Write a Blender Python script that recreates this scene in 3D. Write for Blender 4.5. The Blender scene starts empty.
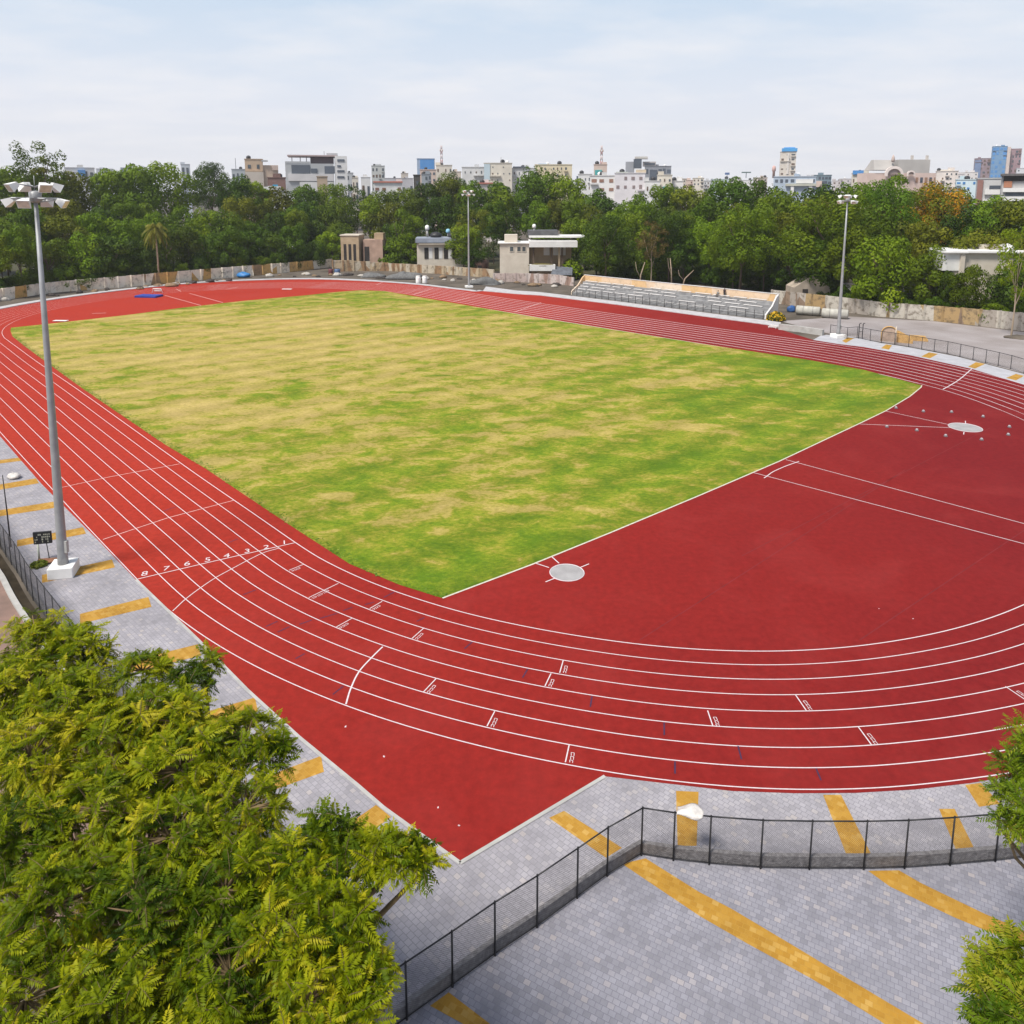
import bpy, math, random
import numpy as np
from mathutils import Vector
R = math.radians
random.seed(7)
rng = np.random.default_rng(11)
scene = bpy.context.scene
col = scene.collection

# ------------------------------------------------------------------ camera model
F, PY0, PITCH, H = 760.0, 315.3, 0.16083, 24.617
SP, CP = math.sin(PITCH), math.cos(PITCH)

def ray(px, py):
    u, v = (px - 512) / F, (py - PY0) / F
    return u, CP - v * SP, -SP - v * CP

def G(px, py, z=0.0):
    """point of the level z seen at a pixel"""
    dx, dy, dz = ray(px, py)
    t = (z - H) / dz
    return Vector((dx * t, dy * t, z))

def AT(px, py, Y):
    """point at world depth Y seen at a pixel"""
    dx, dy, dz = ray(px, py)
    t = Y / dy
    return Vector((dx * t, Y, H + dz * t))

def XAT(px, Y, z=8.0):
    return (px - 512) / F * (Y * CP - (z - H) * SP)

# ------------------------------------------------------------------ materials
MATS = {}
def nn(nt, t, **kw):
    n = nt.nodes.new(t)
    for k, v in kw.items():
        setattr(n, k, v)
    return n

def mat(name, c, rough=0.7, var=0.12, scale=3.0, bump=0.0, bscale=30.0, metal=0.0, spec=0.35, c2=None, detail=4.0):
    if name in MATS:
        return MATS[name]
    m = bpy.data.materials.new(name); m.use_nodes = True
    nt = m.node_tree; b = nt.nodes['Principled BSDF']
    b.inputs['Roughness'].default_value = rough
    b.inputs['Metallic'].default_value = metal
    b.inputs['Specular IOR Level'].default_value = spec
    tc = nn(nt, 'ShaderNodeTexCoord')
    no = nn(nt, 'ShaderNodeTexNoise'); no.inputs['Scale'].default_value = scale; no.inputs['Detail'].default_value = detail
    nt.links.new(tc.outputs['Object'], no.inputs['Vector'])
    mr = nn(nt, 'ShaderNodeMapRange'); mr.inputs['From Min'].default_value = .3; mr.inputs['From Max'].default_value = .7
    nt.links.new(no.outputs['Fac'], mr.inputs['Value'])
    mx = nn(nt, 'ShaderNodeMix', data_type='RGBA')
    lo = c2 if c2 else tuple(x * (1 - var) for x in c)
    hi = c if c2 else tuple(min(1, x * (1 + var)) for x in c)
    mx.inputs[6].default_value = (*lo, 1); mx.inputs[7].default_value = (*hi, 1)
    nt.links.new(mr.outputs['Result'], mx.inputs[0])
    nt.links.new(mx.outputs[2], b.inputs['Base Color'])
    if bump:
        n2 = nn(nt, 'ShaderNodeTexNoise'); n2.inputs['Scale'].default_value = bscale; n2.inputs['Detail'].default_value = 3
        nt.links.new(tc.outputs['Object'], n2.inputs['Vector'])
        bp = nn(nt, 'ShaderNodeBump'); bp.inputs['Strength'].default_value = bump; bp.inputs['Distance'].default_value = .05
        nt.links.new(n2.outputs['Fac'], bp.inputs['Height']); nt.links.new(bp.outputs['Normal'], b.inputs['Normal'])
    MATS[name] = m
    return m

def ramp(nt, stops, src):
    r = nn(nt, 'ShaderNodeValToRGB')
    el = r.color_ramp.elements
    while len(el) < len(stops):
        el.new(0.5)
    for e, (p, c) in zip(el, stops):
        e.position = p; e.color = (*c, 1)
    nt.links.new(src, r.inputs['Fac'])
    return r

def leafmat(name, stops, trans=0.3, hue=0.04, val=0.35, rough=0.55):
    m = bpy.data.materials.new(name); m.use_nodes = True
    nt = m.node_tree; b = nt.nodes['Principled BSDF']; out = nt.nodes['Material Output']
    b.inputs['Roughness'].default_value = rough; b.inputs['Specular IOR Level'].default_value = .12
    at = nn(nt, 'ShaderNodeAttribute', attribute_name='tint')
    r = ramp(nt, stops, at.outputs['Fac'])
    oi = nn(nt, 'ShaderNodeObjectInfo')
    hs = nn(nt, 'ShaderNodeHueSaturation')
    m1 = nn(nt, 'ShaderNodeMapRange'); m1.inputs['To Min'].default_value = .5 - hue; m1.inputs['To Max'].default_value = .5 + hue
    ml = nn(nt, 'ShaderNodeMath', operation='MULTIPLY'); ml.inputs[1].default_value = 7.31
    fr = nn(nt, 'ShaderNodeMath', operation='FRACT')
    nt.links.new(oi.outputs['Random'], ml.inputs[0]); nt.links.new(ml.outputs[0], fr.inputs[0])
    m2 = nn(nt, 'ShaderNodeMapRange'); m2.inputs['To Min'].default_value = 1 - val; m2.inputs['To Max'].default_value = 1 + val
    nt.links.new(oi.outputs['Random'], m1.inputs['Value']); nt.links.new(fr.outputs[0], m2.inputs['Value'])
    nt.links.new(m1.outputs[0], hs.inputs['Hue']); nt.links.new(m2.outputs[0], hs.inputs['Value'])
    nt.links.new(r.outputs['Color'], hs.inputs['Color'])
    nt.links.new(hs.outputs['Color'], b.inputs['Base Color'])
    tr = nn(nt, 'ShaderNodeBsdfTranslucent'); nt.links.new(hs.outputs['Color'], tr.inputs['Color'])
    mx = nn(nt, 'ShaderNodeMixShader'); mx.inputs[0].default_value = trans
    nt.links.new(b.outputs[0], mx.inputs[1]); nt.links.new(tr.outputs[0], mx.inputs[2])
    nt.links.new(mx.outputs[0], out.inputs['Surface'])
    return m

def track_mat():
    m = bpy.data.materials.new('polyurethane_red'); m.use_nodes = True
    nt = m.node_tree; b = nt.nodes['Principled BSDF']
    b.inputs['Roughness'].default_value = .9; b.inputs['Specular IOR Level'].default_value = .1
    tc = nn(nt, 'ShaderNodeTexCoord')
    big = nn(nt, 'ShaderNodeTexNoise'); big.inputs['Scale'].default_value = .05; big.inputs['Detail'].default_value = 5; big.inputs['Roughness'].default_value = .6
    nt.links.new(tc.outputs['Object'], big.inputs['Vector'])
    # lighter to the left: part fading, part haze and vignette put into the colour
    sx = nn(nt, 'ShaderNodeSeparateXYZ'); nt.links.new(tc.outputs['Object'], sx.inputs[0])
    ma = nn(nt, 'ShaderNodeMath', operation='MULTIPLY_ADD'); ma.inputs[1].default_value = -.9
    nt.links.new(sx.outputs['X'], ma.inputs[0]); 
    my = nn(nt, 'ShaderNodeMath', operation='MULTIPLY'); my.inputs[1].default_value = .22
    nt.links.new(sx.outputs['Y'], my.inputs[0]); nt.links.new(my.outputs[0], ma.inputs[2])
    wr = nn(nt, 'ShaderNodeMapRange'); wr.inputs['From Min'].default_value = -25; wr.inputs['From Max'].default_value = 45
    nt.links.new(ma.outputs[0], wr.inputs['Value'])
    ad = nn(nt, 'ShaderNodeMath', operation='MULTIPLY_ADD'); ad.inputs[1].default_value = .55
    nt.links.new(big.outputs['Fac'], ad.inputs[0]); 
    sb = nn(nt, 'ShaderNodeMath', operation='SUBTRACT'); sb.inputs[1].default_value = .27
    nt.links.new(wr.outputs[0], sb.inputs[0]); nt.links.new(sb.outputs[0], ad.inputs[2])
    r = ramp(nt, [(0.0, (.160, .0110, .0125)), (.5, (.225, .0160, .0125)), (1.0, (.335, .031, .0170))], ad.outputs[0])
    sp = nn(nt, 'ShaderNodeTexNoise'); sp.inputs['Scale'].default_value = 2.2; sp.inputs['Detail'].default_value = 8; sp.inputs['Roughness'].default_value = .7
    nt.links.new(tc.outputs['Object'], sp.inputs['Vector'])
    m2 = nn(nt, 'ShaderNodeMapRange'); m2.inputs['From Min'].default_value = .3; m2.inputs['From Max'].default_value = .7
    m2.inputs['To Min'].default_value = .80; m2.inputs['To Max'].default_value = 1.18
    nt.links.new(sp.outputs['Fac'], m2.inputs['Value'])
    hs = nn(nt, 'ShaderNodeHueSaturation'); nt.links.new(r.outputs['Color'], hs.inputs['Color']); nt.links.new(m2.outputs[0], hs.inputs['Value'])
    # dusty scuffs
    du = nn(nt, 'ShaderNodeTexNoise'); du.inputs['Scale'].default_value = .16; du.inputs['Detail'].default_value = 6; du.inputs['Distortion'].default_value = .8
    nt.links.new(tc.outputs['Object'], du.inputs['Vector'])
    d2 = nn(nt, 'ShaderNodeMapRange'); d2.inputs['From Min'].default_value = .50; d2.inputs['From Max'].default_value = .8; d2.inputs['To Max'].default_value = .34
    nt.links.new(du.outputs['Fac'], d2.inputs['Value'])
    mx = nn(nt, 'ShaderNodeMix', data_type='RGBA'); mx.inputs[7].default_value = (.30, .040, .036, 1)
    nt.links.new(d2.outputs[0], mx.inputs[0]); nt.links.new(hs.outputs[0], mx.inputs[6])
    nt.links.new(mx.outputs[2], b.inputs['Base Color'])
    fb = nn(nt, 'ShaderNodeTexNoise'); fb.inputs['Scale'].default_value = 60
    nt.links.new(tc.outputs['Object'], fb.inputs['Vector'])
    bp = nn(nt, 'ShaderNodeBump'); bp.inputs['Strength'].default_value = .25; bp.inputs['Distance'].default_value = .01
    nt.links.new(fb.outputs['Fac'], bp.inputs['Height']); nt.links.new(bp.outputs['Normal'], b.inputs['Normal'])
    return m

def grass_mat():
    m = bpy.data.materials.new('turf'); m.use_nodes = True
    nt = m.node_tree; b = nt.nodes['Principled BSDF']
    b.inputs['Roughness'].default_value = .9; b.inputs['Specular IOR Level'].default_value = .15
    tc = nn(nt, 'ShaderNodeTexCoord')
    mp = nn(nt, 'ShaderNodeMapping'); mp.inputs['Rotation'].default_value = (0, 0, R(-38)); mp.inputs['Scale'].default_value = (.8, 1.15, 1)
    nt.links.new(tc.outputs['Object'], mp.inputs['Vector'])
    def noise(s, d=6, ro=.6, di=0.0):
        n = nn(nt, 'ShaderNodeTexNoise'); n.inputs['Scale'].default_value = s; n.inputs['Detail'].default_value = d
        n.inputs['Roughness'].default_value = ro; n.inputs['Distortion'].default_value = di
        nt.links.new(mp.outputs[0], n.inputs['Vector']); return n
    a = noise(.085, 8, .66, .6); c = noise(.42, 9, .72, .5); f = noise(3.0, 6, .7)
    # dryness: strongest in the middle of the pitch
    vm = nn(nt, 'ShaderNodeVectorMath', operation='DISTANCE'); vm.inputs[1].default_value = (-42, 122, 0)
    nt.links.new(tc.outputs['Object'], vm.inputs[0])
    ce = nn(nt, 'ShaderNodeMapRange'); ce.inputs['From Min'].default_value = 15; ce.inputs['From Max'].default_value = 105; ce.inputs['To Min'].default_value = .060; ce.inputs['To Max'].default_value = -.10
    nt.links.new(vm.outputs['Value'], ce.inputs['Value'])
    s1 = nn(nt, 'ShaderNodeMath', operation='MULTIPLY_ADD'); s1.inputs[1].default_value = .50
    nt.links.new(a.outputs['Fac'], s1.inputs[0]); nt.links.new(ce.outputs[0], s1.inputs[2])
    s2 = nn(nt, 'ShaderNodeMath', operation='MULTIPLY_ADD'); s2.inputs[1].default_value = .62
    nt.links.new(c.outputs['Fac'], s2.inputs[0]); nt.links.new(s1.outputs[0], s2.inputs[2])
    s3 = nn(nt, 'ShaderNodeMath', operation='MULTIPLY_ADD'); s3.inputs[1].default_value = .16
    nt.links.new(f.outputs['Fac'], s3.inputs[0]); nt.links.new(s2.outputs[0], s3.inputs[2])
    r = ramp(nt, [(.48, (.088, .158, .007)), (.57, (.148, .202, .011)), (.622, (.225, .230, .022)), (.662, (.325, .268, .062)), (.78, (.42, .32, .11))], s3.outputs[0])
    mr = nn(nt, 'ShaderNodeMapRange'); mr.inputs['From Min'].default_value = .3; mr.inputs['From Max'].default_value = .7; mr.inputs['To Min'].default_value = .78; mr.inputs['To Max'].default_value = 1.2
    nt.links.new(f.outputs['Fac'], mr.inputs['Value'])
    hs = nn(nt, 'ShaderNodeHueSaturation'); nt.links.new(r.outputs[0], hs.inputs['Color']); nt.links.new(mr.outputs[0], hs.inputs['Value'])
    wv = nn(nt, 'ShaderNodeTexWave', wave_type='BANDS', bands_direction='Y'); wv.inputs['Scale'].default_value = .055; wv.inputs['Distortion'].default_value = .6; wv.inputs['Detail'].default_value = 2
    mw = nn(nt, 'ShaderNodeMapping'); mw.inputs['Rotation'].default_value = (0, 0, R(-43)); nt.links.new(tc.outputs['Object'], mw.inputs['Vector']); nt.links.new(mw.outputs[0], wv.inputs['Vector'])
    mv = nn(nt, 'ShaderNodeMapRange'); mv.inputs['To Min'].default_value = .87; mv.inputs['To Max'].default_value = 1.07; nt.links.new(wv.outputs['Fac'], mv.inputs['Value'])
    h2 = nn(nt, 'ShaderNodeHueSaturation'); nt.links.new(hs.outputs[0], h2.inputs['Color']); nt.links.new(mv.outputs[0], h2.inputs['Value']); hs = h2
    nt.links.new(hs.outputs[0], b.inputs['Base Color'])
    bp = nn(nt, 'ShaderNodeBump'); bp.inputs['Strength'].default_value = .7; bp.inputs['Distance'].default_value = .08
    fb = noise(7.0, 5, .7); nt.links.new(fb.outputs['Fac'], bp.inputs['Height']); nt.links.new(bp.outputs[0], b.inputs['Normal'])
    return m

def paver_mat(name, stops, bw, bh, rot, mortar=(.13, .12, .12), gap=.012):
    m = bpy.data.materials.new(name); m.use_nodes = True
    nt = m.node_tree; b = nt.nodes['Principled BSDF']
    b.inputs['Roughness'].default_value = .8; b.inputs['Specular IOR Level'].default_value = .3
    tc = nn(nt, 'ShaderNodeTexCoord')
    mp = nn(nt, 'ShaderNodeMapping'); mp.inputs['Rotation'].default_value = (0, 0, rot)
    nt.links.new(tc.outputs['Object'], mp.inputs['Vector'])
    br = nn(nt, 'ShaderNodeTexBrick'); br.inputs['Scale'].default_value = 1.0
    br.inputs['Brick Width'].default_value = bw; br.inputs['Row Height'].default_value = bh; br.inputs['Mortar Size'].default_value = gap; br.inputs['Bias'].default_value = 0
    br.inputs['Mortar Smooth'].default_value = .3
    br.inputs['Color1'].default_value = (0, 0, 0, 1); br.inputs['Color2'].default_value = (1, 1, 1, 1); br.inputs['Mortar'].default_value = (.5, .5, .5, 1)
    nt.links.new(mp.outputs[0], br.inputs['Vector'])
    r = ramp(nt, stops, br.outputs['Color'])
    no = nn(nt, 'ShaderNodeTexNoise'); no.inputs['Scale'].default_value = .45; no.inputs['Detail'].default_value = 7; no.inputs['Roughness'].default_value = .65
    nt.links.new(tc.outputs['Object'], no.inputs['Vector'])
    mr = nn(nt, 'ShaderNodeMapRange'); mr.inputs['From Min'].default_value = .25; mr.inputs['From Max'].default_value = .75; mr.inputs['To Min'].default_value = .68; mr.inputs['To Max'].default_value = 1.18
    nt.links.new(no.outputs['Fac'], mr.inputs['Value'])
    hs = nn(nt, 'ShaderNodeHueSaturation'); nt.links.new(r.outputs[0], hs.inputs['Color']); nt.links.new(mr.outputs[0], hs.inputs['Value'])
    mx = nn(nt, 'ShaderNodeMix', data_type='RGBA'); mx.inputs[7].default_value = (*mortar, 1)
    nt.links.new(br.outputs['Fac'], mx.inputs[0]); nt.links.new(hs.outputs[0], mx.inputs[6])
    nt.links.new(mx.outputs[2], b.inputs['Base Color'])
    bp = nn(nt, 'ShaderNodeBump', invert=True); bp.inputs['Strength'].default_value = .5; bp.inputs['Distance'].default_value = .01
    nt.links.new(br.outputs['Fac'], bp.inputs['Height']); nt.links.new(bp.outputs[0], b.inputs['Normal'])
    return m

def wall_mat(name, stops, scale=.35, stain=.5):
    """boundary wall: plaster, painted panels and stains along its length"""
    m = bpy.data.materials.new(name); m.use_nodes = True
    nt = m.node_tree; b = nt.nodes['Principled BSDF']; b.inputs['Roughness'].default_value = .9
    tc = nn(nt, 'ShaderNodeTexCoord')
    mp = nn(nt, 'ShaderNodeMapping'); mp.inputs['Scale'].default_value = (1, 1, .22)
    nt.links.new(tc.outputs['Object'], mp.inputs['Vector'])
    vo = nn(nt, 'ShaderNodeTexVoronoi'); vo.inputs['Scale'].default_value = scale
    nt.links.new(mp.outputs[0], vo.inputs['Vector'])
    se = nn(nt, 'ShaderNodeSeparateColor'); nt.links.new(vo.outputs['Color'], se.inputs[0])
    r = ramp(nt, stops, se.outputs[0]); r.color_ramp.interpolation = 'CONSTANT'
    no = nn(nt, 'ShaderNodeTexNoise'); no.inputs['Scale'].default_value = .9; no.inputs['Detail'].default_value = 8; no.inputs['Roughness'].default_value = .7
    nt.links.new(tc.outputs['Object'], no.inputs['Vector'])
    mr = nn(nt, 'ShaderNodeMapRange'); mr.inputs['From Min'].default_value = .50; mr.inputs['From Max'].default_value = .66; mr.inputs['To Max'].default_value = stain
    nt.links.new(no.outputs['Fac'], mr.inputs['Value'])
    mx = nn(nt, 'ShaderNodeMix', data_type='RGBA'); mx.inputs[7].default_value = (.10, .075, .05, 1)
    nt.links.new(mr.outputs[0], mx.inputs[0]); nt.links.new(r.outputs[0], mx.inputs[6])
    nt.links.new(mx.outputs[2], b.inputs['Base Color'])
    return m

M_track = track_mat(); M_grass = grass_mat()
M_line = mat('line_paint', (.60, .535, .55), .7, .1, 8)
M_linefaint = mat('line_paint_worn', (.66, .45, .43), .8, .25, 4)
M_pinkline = mat('line_paint_thin', (.62, .50, .50), .8, .2, 4)
M_navy = mat('dark_tape', (.035, .02, .06), .7, .2, 4)
greys = [(0, (.28, .268, .288)), (.3, (.308, .294, .318)), (.7, (.328, .313, .338)), (.92, (.348, .330, .347)), (1, (.385, .352, .345))]
M_paveA = paver_mat('pavers_inner', greys, .25, .215, R(43), (.215, .205, .225), .012)
greysB = [(0, (.215, .212, .240)), (.3, (.245, .242, .275)), (.7, (.265, .262, .297)), (.93, (.288, .278, .305)), (1, (.335, .308, .312))]
M_paveB = paver_mat('pavers_outer', greysB, .225, .19, R(28), (.17, .165, .20), .010)
yel = [(0, (.36, .185, .022)), (.4, (.395, .21, .027)), (.8, (.425, .235, .036)), (1, (.47, .285, .07))]
M_yelA = paver_mat('pavers_yellow_inner', yel, .25, .215, R(43), (.42, .23, .04), .010)
M_yelB = paver_mat('pavers_yellow_outer', yel, .225, .19, R(28), (.38, .21, .035), .010)
M_dirt = mat('dirt', (.145, .12, .095), .95, .3, .2, .5, 2.0, c2=(.06, .05, .038), detail=9)
M_lot = mat('bare_lot', (.34, .31, .31), .95, .2, .15, .3, 3.0, c2=(.23, .20, .19), detail=8)
M_conc = mat('concrete', (.44, .43, .41), .85, .15, 1.2, .3, 12, c2=(.33, .32, .30), detail=7)
M_kerb = mat('kerb_concrete', (.50, .49, .50), .85, .12, .8, .2, 8, c2=(.36, .35, .36), detail=7)
M_rough = mat('rough_concrete', (.26, .245, .245), .95, .3, 6, .9, 14, c2=(.13, .12, .12), detail=8)
M_white = mat('white_paint', (.76, .75, .73), .6, .06, 2)
M_steel = mat('galvanised_steel', (.33, .335, .34), .5, .12, 1.5, metal=.25)
M_black = mat('black_paint_steel', (.02, .02, .022), .5, .2, 3)
M_wire = mat('fence_wire', (.06, .06, .065), .5, .2, 3)
M_bark = mat('bark', (.12, .085, .06), .95, .4, 3, .8, 10)
M_barkpale = mat('bark_pale', (.36, .28, .20), .95, .3, 3, .6, 10)
M_twig = mat('twig', (.17, .12, .06), .9, .3, 5)
M_glass = mat('window_glass', (.06, .075, .09), .15, .4, .5, spec=.6)
M_dark = mat('dark_opening', (.035, .03, .028), .9, .3, 1)

# ------------------------------------------------------------------ mesh builder
class MB:
    def __init__(s):
        s.v = []; s.f = []; s.sm = []
    def add(s, vs, fs, smooth=False):
        o = len(s.v); s.v += [tuple(v) for v in vs]; s.f += [tuple(i + o for i in f) for f in fs]; s.sm += [smooth] * len(fs)
        return s
    def box(s, c, size, rz=0.0, tilt=None):
        cx, cy, cz = c; x, y, z = (k / 2 for k in size); ca, sa = math.cos(rz), math.sin(rz); vs = []
        for dz in (-z, z):
            for dx, dy in ((-x, -y), (x, -y), (x, y), (-x, y)):
                px, py, pz = dx, dy, dz
                if tilt:
                    ct, st = math.cos(tilt), math.sin(tilt); py, pz = py * ct - pz * st, py * st + pz * ct
                vs.append((cx + px * ca - py * sa, cy + px * sa + py * ca, cz + pz))
        return s.add(vs, [(3, 2, 1, 0), (4, 5, 6, 7), (0, 1, 5, 4), (1, 2, 6, 5), (2, 3, 7, 6), (3, 0, 4, 7)])
    def prism(s, poly, z0, z1):
        n = len(poly)
        a = sum(poly[i][0] * poly[(i + 1) % n][1] - poly[(i + 1) % n][0] * poly[i][1] for i in range(n))
        if a < 0: poly = poly[::-1]
        vs = [(p[0], p[1], z0) for p in poly] + [(p[0], p[1], z1) for p in poly]
        fs = [tuple(range(n))[::-1], tuple(range(n, 2 * n))] + [(i, (i + 1) % n, n + (i + 1) % n, n + i) for i in range(n)]
        return s.add(vs, fs)
    def sheet(s, poly, z):
        n = len(poly)
        a = sum(poly[i][0] * poly[(i + 1) % n][1] - poly[(i + 1) % n][0] * poly[i][1] for i in range(n))
        if a < 0: poly = poly[::-1]
        return s.add([(p[0], p[1], z) for p in poly], [tuple(range(n))])
    def tube(s, pts, rad, n=8, cap=True, smooth=True):
        pts = [Vector(p) for p in pts]
        if not hasattr(rad, '__len__'): rad = [rad] * len(pts)
        vs = []; m = len(pts); prev = None
        for i, p in enumerate(pts):
            t = (pts[min(i + 1, m - 1)] - pts[max(i - 1, 0)])
            t = t.normalized() if t.length > 1e-9 else Vector((0, 0, 1))
            ref = prev if prev else (Vector((1, 0, 0)) if abs(t.x) < .9 else Vector((0, 1, 0)))
            a = (ref - t * ref.dot(t)).normalized(); b = t.cross(a); prev = a
            for k in range(n):
                an = 2 * math.pi * k / n
                vs.append(p + (a * math.cos(an) + b * math.sin(an)) * rad[i])
        fs = [(i * n + k, i * n + (k + 1) % n, (i + 1) * n + (k + 1) % n, (i + 1) * n + k) for i in range(m - 1) for k in range(n)]
        s.add(vs, fs, smooth)
        if cap:
            o = len(s.v) - len(vs)
            s.f += [tuple(o + k for k in range(n))[::-1], tuple(o + (m - 1) * n + k for k in range(n))]; s.sm += [False, False]
        return s
    def strip(s, pts, w, z, closed=False):
        pts = [Vector((p[0], p[1])) for p in pts]; n = len(pts); vs = []
        for i in range(n):
            if closed: a, b = pts[i - 1], pts[(i + 1) % n]
            else: a, b = pts[max(i - 1, 0)], pts[min(i + 1, n - 1)]
            t = (b - a); t = t.normalized() if t.length > 1e-9 else Vector((1, 0))
            q = Vector((-t.y, t.x)) * (w / 2)
            vs += [(pts[i].x + q.x, pts[i].y + q.y, z), (pts[i].x - q.x, pts[i].y - q.y, z)]
        m = n if closed else n - 1
        return s.add(vs, [(2 * i + 1, 2 * ((i + 1) % n) + 1, 2 * ((i + 1) % n), 2 * i) for i in range(m)])
    def lathe(s, prof, c=(0, 0, 0), n=16, smooth=True):
        vs = []
        for r, z in prof:
            for k in range(n):
                a = 2 * math.pi * k / n; vs.append((c[0] + r * math.cos(a), c[1] + r * math.sin(a), c[2] + z))
        m = len(prof)
        fs = [(i * n + k, i * n + (k + 1) % n, (i + 1) * n + (k + 1) % n, (i + 1) * n + k) for i in range(m - 1) for k in range(n)]
        fs += [tuple(range(n))[::-1], tuple((m - 1) * n + k for k in range(n))]
        s.add(vs, fs, smooth); s.sm[-1] = False; s.sm[-2] = False
        return s
    def blob(s, c, r, seed=0, rough=.25, seg=14, rings=9, zmin=None):
        rr = random.Random(seed); ph = [rr.uniform(0, 6.3) for _ in range(6)]
        vs = []
        for i in range(rings + 1):
            th = math.pi * i / rings
            for k in range(seg):
                a = 2 * math.pi * k / seg
                d = 1 + rough * (.5 * math.sin(3 * a + ph[0] + 2 * th) + .35 * math.sin(5 * a + ph[1] - 3 * th) + .4 * math.sin(4 * th + ph[2] + a))
                z = c[2] + r[2] * d * math.cos(th)
                if zmin is not None: z = max(z, zmin)
                vs.append((c[0] + r[0] * d * math.sin(th) * math.cos(a), c[1] + r[1] * d * math.sin(th) * math.sin(a), z))
        fs = [(i * seg + k, (i + 1) * seg + k, (i + 1) * seg + (k + 1) % seg, i * seg + (k + 1) % seg) for i in range(rings) for k in range(seg)]
        return s.add(vs, fs, True)
    def build(s, name, m, parent=None, loc=None, bevel=0.0):
        me = bpy.data.meshes.new(name); me.from_pydata(s.v, [], s.f); me.update()
        me.polygons.foreach_set('use_smooth', s.sm)
        o = bpy.data.objects.new(name, me); col.objects.link(o)
        if m: me.materials.append(m)
        if parent: o.parent = parent
        if loc is not None: o.location = loc
        if bevel:
            b = o.modifiers.new('bevel', 'BEVEL'); b.width = bevel; b.segments = 2; b.limit_method = 'ANGLE'
        return o

def tag(o, label=None, cat=None, group=None, kind=None):
    for k, v in (('label', label), ('category', cat), ('group', group), ('kind', kind)):
        if v: o[k] = v
    return o

def empty(name, loc, label, cat, group=None, rz=0.0):
    o = bpy.data.objects.new(name, None); col.objects.link(o); o.location = loc; o.rotation_euler = (0, 0, rz)
    return tag(o, label, cat, group)

def struct(name, mb, m, **kw):
    return tag(mb.build(name, m, **kw), kind='structure')

def copy_tree(o, parent=None):
    c = o.copy(); col.objects.link(c)
    if parent: c.parent = parent
    for ch in [x for x in bpy.data.objects if x.parent == o]:
        copy_tree(ch, c)
    return c

def catmull(pts, sub=8, closed=False):
    P = [np.array(p, float) for p in pts]; n = len(P); out = []
    for i in range(n if closed else n - 1):
        p0 = P[(i - 1) % n] if closed or i > 0 else 2 * P[0] - P[1]
        p1, p2 = P[i], P[(i + 1) % n]
        p3 = P[(i + 2) % n] if closed or i + 2 < n else 2 * P[-1] - P[-2]
        for k in range(sub):
            t = k / sub
            out.append(.5 * (2 * p1 + (p2 - p0) * t + (2 * p0 - 5 * p1 + 4 * p2 - p3) * t * t + (3 * p1 - p0 - 3 * p2 + p3) * t ** 3))
    if not closed: out.append(P[-1])
    return out

def pxs(pts, sub=1):
    g = [G(*p) for p in pts]
    if sub > 1: return [Vector((q[0], q[1])) for q in catmull([(v.x, v.y) for v in g], sub)]
    return [Vector((v.x, v.y)) for v in g]

def resample(pts, step):
    pts = [Vector(p[:2]) for p in pts]; out = [pts[0].copy()]; need = step
    for a, b in zip(pts, pts[1:]):
        L = (b - a).length; pos = 0.0
        while L - pos >= need:
            pos += need; out.append(a.lerp(b, pos / L)); need = step
        need -= L - pos
    return out

# ------------------------------------------------------------------ ground sheets
g = MB().sheet([(-3500, -400), (3500, -400), (3500, 6000), (-3500, 6000)], 0.0)
struct('ground', g, M_dirt)

# track geometry: local frame (u across, w along the straights)
C0 = np.array((13.0254, 76.0143)); NU = np.array((.72791, .68567)); DW = np.array((-.68567, .72791)); R0 = 37.985
def UW(u, w):
    p = C0 + NU * u + DW * w
    return (p[0], p[1])
T = lambda x, xp, fp: float(np.interp(x, xp, fp))
stn = []
for w in (104, 92, 80, 60, 40, 20, 8):
    stn.append(((-T(w, [0, 20, 40, 60, 80, 104], [38, 38, 37.8, 37.6, 37.6, 37.3]), w), (-T(w, [0, 20, 40, 104], [47.9, 48.1, 48.2, 48.2]), w)))
for s in np.linspace(0, math.pi * R0, 34):
    o0 = T(s, [0, 10, 20, 28, 34, 42, 50, 70, 90, 105, 119.3], [38, 37.85, 37.87, 38.15, 38.25, 38.1, 37.95, 39.5, 42.5, 44.6, 45.5])
    o8 = T(s, [0, 5, 12, 20, 28, 33, 38, 50, 70, 90, 104, 119.3], [47.85, 47.65, 47.55, 47.6, 47.9, 47.85, 47.65, 48, 50.5, 54, 57, 60])
    a = s / R0
    stn.append(((-o0 * math.cos(a), -o0 * math.sin(a)), (-o8 * math.cos(a), -o8 * math.sin(a))))
for w in (6, 16, 30, 45, 60, 75, 92):
    stn.append(((T(w, [0, 6, 20, 58, 105], [45.6, 45.8, 45, 44.4, 44.6]), w), (T(w, [0, 4, 30, 72, 100], [60.2, 60.4, 59.3, 58.3, 58.3]), w)))
for t in np.linspace(.02, math.pi - .05, 22):
    stn.append(((3.7 + 41 * math.cos(t), 104 + 43 * math.sin(t)), (5.1 + 53.3 * math.cos(t), 104 + 54 * math.sin(t))))
def lane(k, sub=6):
    return [UW(*p) for p in catmull([np.array(a) * (1 - k / 8) + np.array(b) * k / 8 for a, b in stn], sub, True)]

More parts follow.
